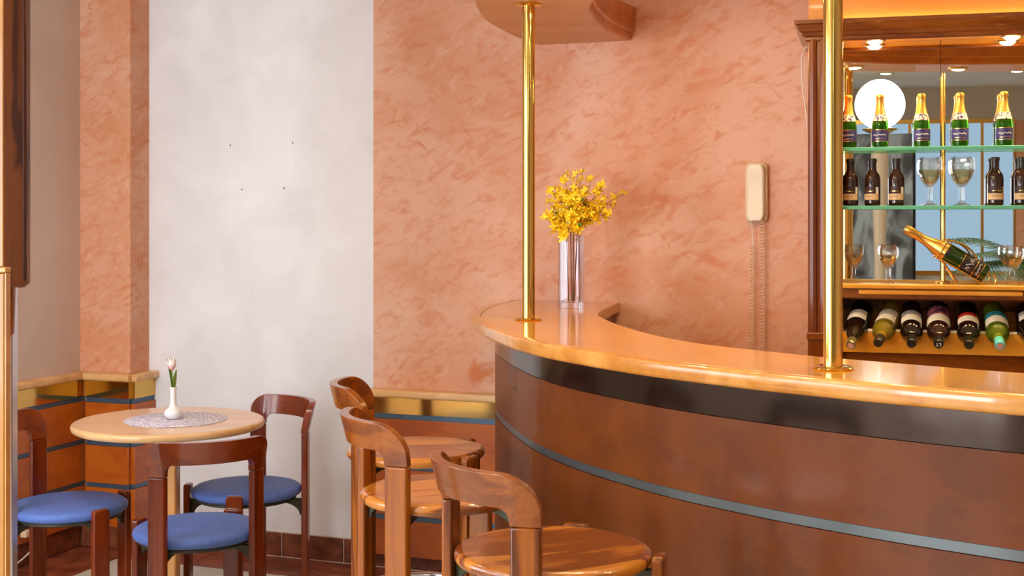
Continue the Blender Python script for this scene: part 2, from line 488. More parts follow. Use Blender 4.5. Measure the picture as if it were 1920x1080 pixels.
# tulip: white to pink along its height
def tulip_mat():
    m, nt, b = new_mat('tulip_petal')
    tc = nt.nodes.new('ShaderNodeTexCoord'); sp = nt.nodes.new('ShaderNodeSeparateXYZ')
    nt.links.new(tc.outputs['Object'], sp.inputs[0])
    n = nt.nodes.new('ShaderNodeTexNoise'); n.inputs['Scale'].default_value = 60
    nt.links.new(tc.outputs['Object'], n.inputs['Vector'])
    mr = nt.nodes.new('ShaderNodeMapRange'); mr.inputs['From Min'].default_value = 0.004; mr.inputs['From Max'].default_value = 0.034
    nt.links.new(sp.outputs['Z'], mr.inputs['Value'])
    ad = nt.nodes.new('ShaderNodeMath'); ad.operation = 'MULTIPLY_ADD'; ad.inputs[1].default_value = 0.25
    nt.links.new(n.outputs['Fac'], ad.inputs[0]); nt.links.new(mr.outputs[0], ad.inputs[2])
    r = ramp(nt, [(0.2, c8(232, 158, 166)), (0.75, c8(246, 232, 226))])
    nt.links.new(ad.outputs[0], r.inputs['Fac']); nt.links.new(r.outputs[0], b.inputs['Base Color'])
    setin(b, rough=0.5)
    return m
M['tulip'] = tulip_mat()

# black and white photo mural: a soft procedural grey picture
def mural_mat():
    m, nt, b = new_mat('mural_print')
    tc = nt.nodes.new('ShaderNodeTexCoord'); mp = nt.nodes.new('ShaderNodeMapping')
    mp.inputs['Scale'].default_value = (3.0, 3.0, 1.6)
    nt.links.new(tc.outputs['Object'], mp.inputs['Vector'])
    n = nt.nodes.new('ShaderNodeTexNoise'); n.inputs['Scale'].default_value = 1.6; n.inputs['Detail'].default_value = 7; n.inputs['Distortion'].default_value = 1.0
    nt.links.new(mp.outputs[0], n.inputs['Vector'])
    r = ramp(nt, [(0.38, c8(70, 72, 76)), (0.5, c8(128, 136, 144)), (0.58, c8(170, 184, 196))])
    nt.links.new(n.outputs['Fac'], r.inputs['Fac']); nt.links.new(r.outputs[0], b.inputs['Base Color'])
    setin(b, rough=0.5)
    return m
M['mural'] = mural_mat()

M['day'] = emitter('daylight_pane', (0.86, 0.93, 1.0, 1), WINDOW_STRENGTH)
M['added_day'] = emitter('added_front_pane', (0.78, 0.88, 1.0, 1), ADDED_WINDOW_STRENGTH)  # glow of the added window behind the camera
M['far_pane'] = emitter('frosted_far_pane', c8(176, 204, 226), FAR_PANE_STRENGTH)
M['fill_strip'] = emitter('added_strip_glow', (1.0, 0.74, 0.40, 1), 7.0)
M['globe'] = emitter('lit_opal_glass', (1.0, 0.95, 0.84, 1), 5.0)
M['bulb'] = emitter('lit_bulb', (1.0, 0.86, 0.58, 1), 24.0)
M['bulb_warm'] = emitter('lit_halogen', (1.0, 0.76, 0.36, 1), 90.0)
M['puck'] = emitter('lit_puck_lamp', (1.0, 0.72, 0.30, 1), 130.0)

# ================================================================== ROOM SHELL
Z_CEIL = 2.77
U_L, U_R, V_F = -2.06, 5.6, 9.0
V_PIL, U_PIL = 0.14, -1.785
U_PINK = -0.637

def slab(name, u0, u1, v0, v1, z0, z1, mat, parent=None, bevel=0.0):
    return MB(W).box(u0, u1, v0, v1, z0, z1).build(name, mat, parent, bevel=bevel)

floor = struct(slab('floor', U_L - .1, U_R + .1, -.1, V_F + .1, -0.12, -0.004, M['grout']))
ceil_ = struct(slab('ceiling', U_L - .1, U_R + .1, -.1, V_F + .1, Z_CEIL, Z_CEIL + .1, M['ceiling']))
wall_w = struct(slab('wall_back_white', U_L - .1, U_PINK, -.1, 0.0, -0.004, Z_CEIL, M['white_wall']))
wall_p = struct(slab('wall_back_pink', U_PINK, U_R, -.1, 0.0, -0.004, Z_CEIL, M['pink']))
pillar = struct(slab('wall_pillar', U_L, U_PIL, 0.0, V_PIL, -0.004, Z_CEIL, M['pink']))
struct(slab('wall_right', U_R, U_R + .1, -.1, V_F + .1, -0.004, Z_CEIL, M['cream_wall']))
# left wall: solid around two window openings
wl = MB(W)
WV = [(2.6, 4.1), (4.35, 5.85)]
WZ0, WZ1 = 0.85, 2.45
wl.box(U_L - .1, U_L, -.1, WV[0][0], 0, Z_CEIL)
wall_l = empty('wall_left'); struct(wall_l)
wl.build('wall_body', M['cream_wall'], wall_l)
for (a, b, z0, z1) in ((WV[0][1], WV[1][0], WZ0, WZ1), (WV[1][1], V_F + .1, 0, Z_CEIL), (WV[0][0], WV[1][1], 0, WZ0), (WV[0][0], WV[1][1], WZ1, Z_CEIL)):
    slab('wall_body', U_L - .1, U_L, a, b, z0, z1, M['cream_wall'], wall_l)
for k, (a, b) in enumerate(WV):
    w = empty('window_%d' % (k + 1)); struct(w)
    slab('daylight_pane', U_L - .08, U_L - .07, a, b, WZ0, WZ1, M['day'], w)
    fr = MB(W)
    for (p, q, r_, s_) in ((a, a + .05, WZ0, WZ1), (b - .05, b, WZ0, WZ1), (a + .05, b - .05, WZ0, WZ0 + .05), (a + .05, b - .05, WZ1 - .05, WZ1)):
        slab('window_frame', U_L - .06, U_L - .01, p, q, r_, s_, M['pale'], w)
    slab('mullion', U_L - .06, U_L - .02, (a + b) / 2 - .02, (a + b) / 2 + .02, WZ0 + .05, WZ1 - .05, M['pale'], w)
# far wall behind the camera with a band of frosted glazing in gilt frames (seen in the bar mirror)
fw = empty('wall_front'); struct(fw)
slab('wall_body', 1.0, U_R + .1, V_F, V_F + .1, 0, .96, M['far_wall'], fw)
slab('wall_body', 1.0, U_R + .1, V_F, V_F + .1, 2.44, Z_CEIL, M['far_wall'], fw)
slab('wall_body', 1.0, 1.2, V_F, V_F + .1, .96, 2.44, M['far_wall'], fw)
V_J = 6.4  # wall jog invented to bring the added front window nearer
slab('wall_body', 1.0, 1.1, V_J, V_F, 0, Z_CEIL, M['far_wall'], fw)
for (a, b, z0, z1) in ((U_L - .1, 1.1, 0, .5), (U_L - .1, 1.1, 2.5, Z_CEIL), (U_L - .1, -1.95, .5, 2.5), (-.45, 1.1, .5, 2.5)):
    slab('wall_body', a, b, V_J - .1, V_J, z0, z1, M['cream_wall'], fw)
for k, (a, b) in enumerate(((-1.95, -.45),)):  # unseen window, added to light the pillar front and back wall
    w = empty('window_%d' % (k + 4)); struct(w)
    slab('daylight_pane', a, b, V_J - .04, V_J - .03, .5, 2.5, M['added_day'], w)
    for (p, q, r_, s_) in ((a, a + .05, .5, 2.5), (b - .05, b, .5, 2.5), (a + .05, b - .05, .5, .55), (a + .05, b - .05, 2.45, 2.5), ((a + b) / 2 - .02, (a + b) / 2 + .02, .55, 2.45)):
        slab('window_frame', p, q, V_J - .1, V_J - .05, r_, s_, M['pale'], w)
slab('wall_body', 3.66, U_R + .1, V_F, V_F + .1, .96, 2.44, M['pink'], fw)
w3 = empty('window_3'); struct(w3)
cuts = [1.2, 1.9, 2.32, 2.68, 3.0, 3.36, 3.66]
for a, b in zip(cuts[:-1], cuts[1:]):
    slab('frosted_pane', a + .012, b - .012, V_F + .04, V_F + .05, .98, 2.42, M['far_pane'], w3)
for a in cuts:
    slab('mullion', a - .012, a + .012, V_F + .0, V_F + .06, .98, 2.42, M['gold'], w3)
slab('head_rail', 1.19, 3.67, V_F - .01, V_F + .06, 2.42, 2.46, M['gold'], w3)
slab('sill_rail', 1.19, 3.67, V_F - .01, V_F + .06, .94, .98, M['gold'], w3)

# nail holes in the white wall
for (u, z) in ((-1.351, 1.826), (-1.032, 1.83), (-1.292, 1.627), (-1.075, 1.63)):
    m = MB(lambda x, y, z_, u=u, zz=z: W(u + x, z_, zz + y))
    m.lathe([(0, 0), (.0035, 0), (.0035, .0008), (0, .0008)], 10).build('nail_hole', M['hole'], wall_w)

# ------------------------------------------------------------------ floor tiles and skirting
def tile(name, u0, u1, v0, v1, mat, parent, g=0.0025, z=0.0):
    MB(W).box(u0 + g, u1 - g, v0 + g, v1 - g, -0.012, z).build(name, mat, parent)
us = [-.776 + .307 * k for k in range(-4, 5)]
ulist = [u for u in us if u > -1.747]
edges = [-1.747] + ulist
for a, b in zip(edges[:-1], edges[1:]):
    tile('terracotta_tile', a, b, 0.0, 0.135, M['terracotta'], floor)
    tile('terracotta_tile', a, b, 0.135, 0.27, M['terracotta'], floor)
for a, b in ((U_L, -1.9), (-1.9, -1.747)):
    for k in range(-1, 4):
        tile('terracotta_tile', a, b, max(0.14, .27 + .307 * k), .27 + .307 * (k + 1), M['terracotta'], floor)
for i in range(5):
    for k in range(5):
        tile('pale_tile', -1.747 + .307 * i, -1.747 + .307 * (i + 1), .27 + .307 * k, .27 + .307 * (k + 1), M['pale_tile'], floor)
rest = MB(W)
rest.box(-1.747 + .307 * 5, U_R, .27, 9.0, -0.012, 0.0)
rest.box(U_L, -1.747 + .307 * 5, .27 + .307 * 5, 9.0, -0.012, 0.0)
for (a, b, c_, d) in ((-1.747 + .307 * 5 + .003, U_R, .27, 9.0), (U_L, -1.747 + .307 * 5, .27 + .307 * 5 + .003, 9.0)):
    MB(W).box(a, b, c_, d, -0.012, 0.0).build('pale_paving', M['pale_tile'], floor)
MB(W).box(us[-1] + .003, U_R, 0, .267, -0.012, 0.0).build('terracotta_paving', M['terracotta'], floor)

bb = empty('baseboard_back'); struct(bb)
e2 = [-1.785] + [u for u in us if u > -1.7]
for a, b in zip(e2[:-1], e2[1:]):
    m = MB(W).box(a + .003, b - .003, 0.0, .012, 0.002, .105).build('skirting_tile', M['terracotta_dark'], bb, bevel=.002)
slab('grout_bed', -1.785, us[-1], 0.0, .007, 0.0, .108, M['grout'], bb)
slab('grout_line', -1.785, us[-1], 0.0, .0155, 0.0, .003, M['grout'], bb)
bl = empty('baseboard_left'); struct(bl)
for k in range(4):
    a = .20 + .307 * (k - 1)
    MB(W).box(U_L, U_L + .02, max(a, .16) + .003, a + .304, 0.002, .105).build('skirting_tile', M['terracotta_dark'], bl, bevel=.002)
for a, b in ((U_L + .02, -1.93), (-1.93, U_PIL + .02)):
    MB(W).box(a + .003, b - .003, V_PIL, V_PIL + .02, 0.002, .105).build('skirting_tile', M['terracotta_dark'], bl, bevel=.002)
MB(W).box(U_PIL, U_PIL + .02, .015, V_PIL + .02, 0.002, .105).build('skirting_tile', M['terracotta_dark'], bl, bevel=.002)

# ------------------------------------------------------------------ wainscot
def wainscot(name, tf, length, ztop, strips, zbot, ends=(0, 0)):
    """tf maps (along, out, z)."""
    t = empty(name); struct(t)
    L0, L1 = ends[0], length + ends[1]
    # rounded rail
    prof = [(0, 0), (.052, 0), (.058, -.006), (.058, -.026), (.052, -.034), (0, -.034)]
    rows = [[(x, o, ztop + z) for (o, z) in prof] for x in (L0, L1)]
    MB(tf).grid(rows, close_u=True, caps=True).build('rail', M['rail'], t, bevel=.003)
    k0, k1 = ends[0] * .6, length + ends[1] * .6
    zs = strips[0]
    MB(tf).box(k0, k1, 0, .036, zs + .001, ztop - .035).build('brass_band', M['brass_band'], t)
    z_hi = None
    for i, z in enumerate(strips):
        MB(tf).box(k0, k1, 0, .030, z - .021, z).build('blue_strip', M['blue_strip'], t)
        z_low = strips[i + 1] if i + 1 < len(strips) else zbot
        MB(tf).box(k0, k1, 0, .038, z_low + .0005, z - .0215).build('panel', M['wainscot'], t, bevel=.002)
    return t
wainscot('trim_1', lambda x, o, z: W(U_PINK + x, o, z), 0.66, .768, [.664, .450, .234], .06)
wainscot('trim_2', lambda x, o, z: W(U_L + o, V_PIL + .001 + x, z), 0.62, .797, [.684, .489, .299], .105)
wainscot('trim_3', lambda x, o, z: W(U_L + .058 + x, V_PIL + o, z), U_PIL - U_L - .058, .797, [.684, .489, .299], .105, ends=(0, .03))
wainscot('trim_4', lambda x, o, z: W(U_PIL + o, V_PIL - x, z), V_PIL, .797, [.684, .489, .299], .105, ends=(-.03, 0))

# ================================================================== BAR
ZC = 1.159
OUT = [(-.012, 0), (.006, .131), (.022, .301), (.06, .511), (.172, .869), (.329, 1.176), (.487, 1.431), (.602, 1.592), (.771, 1.777),
       (1.025, 1.990), (1.196, 2.100), (1.374, 2.195), (1.485, 2.245), (1.648, 2.312), (1.799, 2.362), (1.926, 2.398), (2.2, 2.445), (2.6, 2.465), (3.1, 2.465)]
INN = [(.462, 0), (.478, .15), (.517, .434), (.555, .62), (.625, .805), (.785, 1.117), (.978, 1.418), (1.169, 1.62), (1.444, 1.795), (1.525, 1.837),
       (1.737, 1.929), (1.928, 2.001), (2.2, 2.06), (2.6, 2.08), (3.1, 2.08)]
outp = spline(OUT, 110)
innp = spline(INN, 110)
outn = normals2(outp)
outn[0] = Vector((-1, 0))

wt = empty('bar_worktop', W(.25, .4, ZC - .04))
tag(wt, 'curved glossy honey beech bar worktop with a rounded front edge', 'bar worktop')
inv = Matrix.Translation(Vector(W(.25, .4, ZC - .04))).inverted()
def WL(u, v, z=0.0):
    x, y, zz = W(u, v, z)
    ox, oy, oz = W(.25, .4, ZC - .04)
    return (x - ox, y - oy, zz - oz)
rows_t = []
core = [p + n * -.03 for p, n in zip(outp, outn)]
prof_rows = []
m = MB(WL)
rows = [[(a.x, a.y, ZC), (b.x, b.y, ZC), (b.x, b.y, ZC - .04), (a.x, a.y, ZC - .04)] for a, b in zip(core, innp)]
m.grid(rows, close_u=True, caps=True).build('top_board', M['worktop'], wt, bevel=.003)
m = MB(WL)
prof = [(-.0288, ZC), (-.010, ZC), (-.004, ZC - .002), (-.0008, ZC - .006), (0, ZC - .012), (0, ZC - .029), (-.002, ZC - .036), (-.008, ZC - .04), (-.0288, ZC - .04)]
m.sweep(outp, prof, outn).build('edge_nosing', M['nosing'], wt, smooth=50)

bf = empty('bar_counter', W(.25, .4, 0))
tag(bf, 'curved reddish brown wooden bar front with dark top band and grey strip', 'bar')
def BL(u, v, z=0.0):
    x, y, zz = W(u, v, z); ox, oy, oz = W(.25, .4, 0)
    return (x - ox, y - oy, zz - oz)
SB = .08
zb, zs1, zs0 = 1.036, .842, .820
m = MB(BL); m.sweep(outp, [(-SB, zb), (-SB, ZC - .041), (-SB - .02, ZC - .041), (-SB - .02, zb)], outn).build('dark_band', M['dark_band'], bf, smooth=40)
m = MB(BL); m.sweep(outp, [(-SB - .003, zs0), (-SB - .003, zs1), (-SB - .02, zs1), (-SB - .02, zs0)], outn).build('metal_strip', M['grey_strip'], bf, smooth=40)
# panels, with the upright joint where the photo shows it
ks = [0, 43, 109]
# joint index: the point whose projection lies at the seam
best = min(range(110), key=lambda i: abs((W((outp[i] + outn[i] * -SB).x, (outp[i] + outn[i] * -SB).y)[0]) / (W((outp[i] + outn[i] * -SB).x, (outp[i] + outn[i] * -SB).y)[1]) - (966 - 960) / 2450.0) + (0 if 20 < i < 70 else 9))
def panel(i0, i1, z0, z1):
    pth, nn = list(outp[i0:i1 + 1]), list(outn[i0:i1 + 1])
    if i0 > 0:
        pth[0] = pth[0].lerp(pth[1], .03)
    MB(BL).sweep(pth, [(-SB, z0), (-SB, z1), (-SB - .02, z1), (-SB - .02, z0)], nn).build('front_panel', M['bar_wood'], bf, smooth=40)
for (i0, i1) in ((0, best), (best, 109)):
    panel(i0, i1, zs1 + .0015, zb - .002)
    panel(i0, i1, .10, zs0 - .0015)
MB(BL).sweep(outp, [(-SB - .05, 0), (-SB - .05, .1), (-SB - .07, .1), (-SB - .07, 0)], outn).build('plinth', M['dark_band'], bf, smooth=40)
MB(BL).sweep(outp, [(-SB - .0205, 0.1), (-SB - .0205, ZC - .042), (-SB - .035, ZC - .042), (-SB - .035, 0.1)], outn).build('carcass', M['cab_wood'], bf, smooth=40)
# inner (service) face of the bar
inn_n = normals2(innp)
MB(BL).sweep(innp, [(.02, 0), (.02, ZC - .042), (.04, ZC - .042), (.04, 0)], inn_n).build('inner_panel', M['cab_wood'], bf, smooth=40)
# two screws beside the joint
for di, mt in ((-1, M['hole']), (0, M['chrome'])):
    p = outp[best] + outn[best] * -SB; q = outp[best + 1] + outn[best + 1] * -SB
    t2 = (q - p).normalized(); cpt = p + t2 * (.012 if di == 0 else -.016)
    def STF(x, y, z, c=cpt, n=outn[best], t=t2):
        w = c + t * x + n * z
        return BL(w.x, w.y, .968 + y)
    MB(STF).lathe([(0, -.002), (.0035, -.002), (.0035, .002), (.002, .003), (0, .003)], 10).build('screw', mt, bf, smooth=40)

# brass poles from worktop to canopy
Z_CAN = 2.21
def pole(x, y, label):
    t = empty('brass_pole', (x, y, ZC)); tag(t, label, 'pole', 'brass poles on the bar')
    MB().lathe([(0, .004), (.0218, .004), (.0218, Z_CAN - ZC - .004), (0, Z_CAN - ZC - .004)], 32).build('tube', M['brass'], t, smooth=40)
    MB().lathe([(0, 0), (.044, 0), (.046, .003), (.04, .007), (.022, .008), (0, .008)], 36).build('base_flange', M['brass'], t, smooth=40)
    h = Z_CAN - ZC
    MB().lathe([(0, h), (.044, h), (.046, h - .003), (.04, h - .007), (.022, h - .008), (0, h - .008)], 36).build('top_flange', M['brass'], t, smooth=40)
pole(.055, 4.351, 'polished brass pole on the worktop left of the yellow flowers')
pole(.7228, 2.9417, 'polished brass pole on the worktop in front of the bottle cabinet')

# canopy above the bar
COUT = [(.118, 0), (.114, .2), (.119, .322), (.146, .608), (.184, .80), (.288, 1.12), (.45, 1.40), (.70, 1.70), (1.05, 1.985), (1.5, 2.20), (1.93, 2.335), (2.6, 2.40), (3.1, 2.40)]
CINN = [(.50, 0), (.492, .20), (.497, .36), (.54, .668), (.603, .891), (.76, 1.19), (.96, 1.47), (1.18, 1.68), (1.5, 1.87), (1.93, 2.03), (2.6, 2.11), (3.1, 2.11)]
co, ci = spline(COUT, 90), spline(CINN, 90)
con, cin = normals2(co), normals2(ci)
cp = empty('bar_canopy', W(.3, 0, Z_CAN)); tag(cp, 'curved beech canopy above the bar held by brass poles', 'canopy')
def KL(u, v, z=0.0):
    x, y, zz = W(u, v, z); ox, oy, oz = W(.3, 0, Z_CAN)
    return (x - ox, y - oy, zz - oz)
jv = next(i for i in range(90) if co[i].y > .50)
for (i0, i1, g) in ((0, jv, 0), (jv, 89, 1)):
    rows = []
    for i in range(i0, i1 + 1):
        a, b = co[i], ci[i]
        if g and i == i0:
            a = a.lerp(co[i + 1], .12); b = b.lerp(ci[i + 1], .12)
        rows.append([(a.x, a.y, Z_CAN), (b.x, b.y, Z_CAN), (b.x, b.y, Z_CAN + .03), (a.x, a.y, Z_CAN + .03)])
    MB(KL).grid(rows, close_u=True, caps=True).build('soffit_board', M['canopy'], cp)
MB(KL).sweep(co, [(0.0005, Z_CAN), (.004, Z_CAN + .012), (.010, Z_CAN + .02), (.010, Z_CAN + .05), (.02, Z_CAN + .06), (.02, Z_CAN + .13), (0.0005, Z_CAN + .13)], con).build('outer_moulding', M['canopy'], cp, smooth=40)
MB(KL).sweep(ci, [(-.0005, Z_CAN), (-.008, Z_CAN + .004), (-.014, Z_CAN + .016), (-.016, Z_CAN + .03), (-.024, Z_CAN + .038), (-.028, Z_CAN + .055), (-.028, Z_CAN + .13), (-.0005, Z_CAN + .13)], cin).build('inner_moulding', M['canopy_edge'], cp, smooth=30)
rows = [[(a.x, a.y, Z_CAN + .1), (b.x, b.y, Z_CAN + .1), (b.x, b.y, Z_CAN + .12), (a.x, a.y, Z_CAN + .12)] for a, b in zip(co, ci)]
MB(KL).grid(rows, close_u=True, caps=True).build('top_board', M['canopy_edge'], cp)

def downlight(name, x, y, z, label, cat, watts, col, mat, r=.032, group=None, spot=120, blend=.6, aim=(0, 0, -1), drop=.012):
    t = empty(name, (x, y, z)); tag(t, label, cat, group)
    MB().lathe([(r * 1.05, 0), (r * 1.45, 0), (r * 1.45, -.004), (r * 1.2, -.008), (r * 1.05, -.006)], 28).build('trim_ring', M['gold'], t, smooth=40)
    MB().lathe([(0, -drop), (r * .5, -drop * .92), (r * .85, -drop * .6), (r, -.002), (r, -.001), (0, -.001)], 24).build('bulb', mat, t, smooth=40)
    ld = bpy.data.lights.new(name + '_light', 'SPOT')
    ld.energy = watts; ld.color = col; ld.spot_size = R(spot); ld.spot_blend = blend; ld.shadow_soft_size = r
    lo = bpy.data.objects.new('light', ld); COL.objects.link(lo)
    lo.parent = t; lo.location = (0, 0, -drop - .004)
    lo.rotation_euler = Vector(aim).to_track_quat('-Z', 'Y').to_euler()
    return t
WARM = (1.0, .74, .42)
WARM2 = (1.0, .82, .58)
for k, (u, v) in enumerate(((.62, 1.12), (1.02, 1.70), (1.56, 2.04), (2.05, 2.2), (2.6, 2.25))):
    x, y, _ = W(u, v)
    downlight('canopy_downlight', x, y, Z_CAN, 'small round halogen downlight in the underside of the bar canopy', 'downlight', CANOPY_W, WARM, M['bulb_warm'], group='canopy downlights', spot=130)
for k, (u, v, au) in enumerate(((.86, 1.30, .25), (1.30, 1.74, .05))):  # two out-of-view spots added to turn the back wall warmer
    x, y, _ = W(u, v)
    a3 = Vector(W(u + au, 0, 1.25)) - Vector((x, y, Z_CAN))
    downlight('added_wall_spot', x, y, Z_CAN, ('unseen spot added under the canopy to warm the wall behind the vase', 'unseen spot added under the canopy to warm the wall by the telephone')[k], 'spotlight', ADDED_SPOT_W, (1.0, .62, .28), M['bulb_warm'], group='added wall spots', spot=100, blend=.9, aim=tuple(a3))
for k, (u, v) in enumerate(((-1.0, 1.7), (0.2, 2.9), (-.9, 3.9), (1.5, 3.9), (3.0, 3.6), (1.4, 5.8), (3.0, 6.0), (2.3, 7.6), (3.4, 7.6))):
    x, y, _ = W(u, v)
    downlight('ceiling_downlight', x, y, Z_CEIL, 'round recessed ceiling downlight reflected in the cabinet mirror', 'downlight', CEILING_W * (.6 if u > .9 and v < 5 else 1.0), (1.0, .90, .78), M['bulb'], r=.05, group='ceiling downlights', spot=150, blend=.8)

# ================================================================== BACK BAR CABINET
cab = empty('bottle_cabinet', CB(0, 0, 0))
tag(cab, 'brown wooden back bar cabinet with mirror, glass shelves and wine rack', 'cabinet')
o_c = CB(0, 0, 0)
def KB(s, d, z=0.0):
    x, y, zz = CB(s, d, z)
    return (x - o_c[0], y - o_c[1], zz)
CW = 1.52
MD = .14
def cbox(name, s0, s1, d0, d1, z0, z1, mat, bevel=0.0, parent=cab):
    return MB(KB).box(s0, s1, d0, d1, z0, z1).build(name, mat, parent, bevel=bevel)
# fluted pilasters
def pilaster(s0, s1):
    p = [(s0, .53), (s0, .0)]
    w = s1 - s0; n = 3
    for k in range(n):
        a = s0 + w * (k + .12) / n; b = s0 + w * (k + .88) / n
        p += [(a, 0.0), (a + .003, -.008), ((a + b) / 2, -.014), (b - .003, -.008), (b, 0.0)]
    p += [(s1, 0.0), (s1, .53)]
    MB(KB).prism(p, 1.11, 2.105, 'xy').build('pilaster', M['cab_wood_v'], cab, smooth=30)
    MB(KB).box(s0 - .004, s1 + .004, -.018, .53, 1.085, 1.11).build('pilaster_base', M['cab_wood'], cab, bevel=.004)
pilaster(0.0, .105)
pilaster(CW - .105, CW)
# cornice with returns
cprof = [(0, 2.098), (.006, 2.098), (.010, 2.104), (.010, 2.113), (.018, 2.117), (.020, 2.128), (.028, 2.132), (.034, 2.146), (.036, 2.152), (.044, 2.156), (.044, 2.168), (0, 2.168)]
path = [Vector((0, .53)), Vector((0, 0)), Vector((CW, 0)), Vector((CW, .53))]
cn = [Vector((-1, 0)), Vector((-1, -1)), Vector((1, -1)), Vector((1, 0))]
MB(KB).sweep(path, cprof, cn).build('cornice', M['cab_wood'], cab, smooth=20)
cbox('soffit_board', .1055, CW - .1055, 0.001, MD + .03, 2.109, 2.13, M['soffit_glow'])
cbox('back_board', .1055, CW - .1055, MD + .012, MD + .03, 1.28, 2.108, M['cab_wood'])
# mirrors in two sheets
for a, b in ((.106, .4365), (.4385, .95), (.952, CW - .106)):
    cbox('mirror', a, b, MD, MD + .01, 1.279, 2.1085, M['mirror'])
cbox('mirror_trim', .106, CW - .106, MD - .012, MD - .0005, 1.278, 1.286, M['gold'])
# glass shelves
for z in (1.731, 1.532):
    sh = cbox('glass_shelf', .106, CW - .106, .046, MD - .001, z - .003, z + .008, M['shelf_glass'])
    cbox('polished_edge', .106, CW - .106, .040, .0458, z - .0035, z + .0085, M['shelf_edge'], parent=sh, bevel=.001)
# brass shelf rods
for s in (.4455, .95):
    MB(KB).lathe([(0, 1.279), (.006, 1.279), (.006, 1.985), (.003, 1.992), (0, 1.993)], 14, s, .10).build('shelf_rod', M['gold'], cab, smooth=40)
    MB(KB).lathe([(.0065, 1.279), (.024, 1.279), (.024, 1.281), (.018, 1.284), (.0065, 1.285)], 20, s, .10).build('rod_base', M['gold'], cab, smooth=40)
# ledge, fascia with applied moulding, wine rack
cbox('ledge', .106, CW - .106, -.024, MD + .03, 1.262, 1.2775, M['cab_light'], bevel=.004)
cbox('fascia', .106, CW - .106, -.004, .016, 1.231, 1.2615, M['cab_wood'])
cbox('fascia_moulding', .167, .687, -.014, -.0045, 1.242, 1.258, M['cab_light'], bevel=.004)
cbox('fascia_moulding', .75, CW - .167, -.014, -.0045, 1.242, 1.258, M['cab_light'], bevel=.004)
cbox('rack_back_board', .106, CW - .106, .29, .31, 0.9, 1.2305, M['cab_wood'])
cbox('rack_ceiling', .106, CW - .106, .017, .289, 1.225, 1.2305, M['cab_wood'])
cbox('rack_batten', .106, CW - .106, .268, .289, 1.10, 1.172, M['cab_light'], bevel=.003)
NOTCH = [(.157, 1.138), (.251, 1.144), (.338, 1.144), (.424, 1.144), (.518, 1.144), (.608, 1.144), (.7065, 1.144)] + [(.80 + .095 * k, 1.144) for k in range(7)]
NR = .0415
poly = [(CW - .106, 1.046), (.106, 1.046), (.106, 1.1160)]
gaps = [.106]
for (ns, nz) in NOTCH:
    hw = math.sqrt(NR * NR - (nz - 1.116) ** 2); a0 = math.acos(hw / NR)
    if ns + hw > CW - .11: continue
    gaps += [ns - math.sqrt(max(1e-6, NR * NR - (nz - 1.1245) ** 2)) - .0005, ns + math.sqrt(max(1e-6, NR * NR - (nz - 1.1245) ** 2)) + .0005]
    for k in range(9):
        a = PI + a0 + (PI - 2 * a0) * k / 8
        poly.append((max(.1062, ns + NR * math.cos(a)), nz + NR * math.sin(a)))
poly.append((CW - .106, 1.1160)); gaps.append(CW - .106)
MB(KB).prism(poly, .0, .018, 'xz').build('rack_front_board', M['cab_light'], cab)
for a, b in zip(gaps[0::2], gaps[1::2]):
    if b - a > .004:
        cbox('rack_rail', a, b, -.003, .021, 1.1162, 1.1245, M['paper'], bevel=.002)
cbox('lower_board', .0, CW, .03, .05, .0, 1.0455, M['cab_wood'])
cbox('plinth_block', .0, .105, -.01, .53, 0, 1.084, M['cab_wood_v'])
cbox('plinth_block', CW - .105, CW, -.01, .53, 0, 1.084, M['cab_wood_v'])
# lacquered bulkhead over the cabinet
bk = struct(MB(CB).box(.0, CW + .3, .06, .5, 2.169, Z_CEIL).build('trim_5', M['orange_lacquer']))
up = empty('added_uplight', CB(.1, .02, 2.169)); tag(up, 'hidden glow strip added on top of the cabinet cornice to brighten the orange panel', 'lamp')  # hidden glow strip, added to brighten the orange bulkhead
MB(lambda x, y, z: tuple(Vector(CB(.1 + x, .044 + y, 2.169 + z)) - Vector(CB(.1, .02, 2.169)))).box(0, 1.3, -.012, .012, 0, .002).build('housing', M['pale'], up)
MB(lambda x, y, z: tuple(Vector(CB(.1 + x, .044 + y, 2.169 + z)) - Vector(CB(.1, .02, 2.169)))).box(0.01, 1.29, -.006, .006, .0022, .007).build('tube', M['fill_strip'], up)
for (s, lab) in ((.22, 'lit cabinet spotlight at the left end, above the first bottles'), (.66, 'lit cabinet spotlight at the right, near the frame edge'), (1.1, 'lit cabinet spotlight over the unseen right half of the shelves')):
    x, y, _ = CB(s, .075)
    downlight('cabinet_spotlight', x, y, 2.1088, lab, 'spotlight', CABINET_W, (1.0, .72, .30), M['puck'], r=.027, group='cabinet spotlights', spot=150, blend=.7, drop=.018)

# ------------------------------------------------------------------ bottles and glasses
def cyl_patch(r, z0, z1, a0, a1, n=14, tf=ID):
    m = MB(tf)
    rows = [[(r * math.cos(a0 + (a1 - a0) * k / n), r * math.sin(a0 + (a1 - a0) * k / n), z) for k in range(n + 1)] for z in (z0, z1)]
    rows2 = [[(x * (1 - .0004 / r), y * (1 - .0004 / r), z) for x, y, z in q] for q in reversed(rows)]
    return m.grid(rows + rows2, close_v=True)
def scribble(r, zc, h, a0, a1, n, seed, wd=.0012):
    """a wavering line of script on a curved label"""
    rnd = random.Random(seed); m = MB(); lo = []; hi = []
    for k in range(n + 1):
        a = a0 + (a1 - a0) * k / n
        z = zc + (rnd.random() - .5) * h
        lo.append((r * math.cos(a), r * math.sin(a), z - wd)); hi.append((r * math.cos(a), r * math.sin(a), z + wd))
    return m.grid([lo, hi])

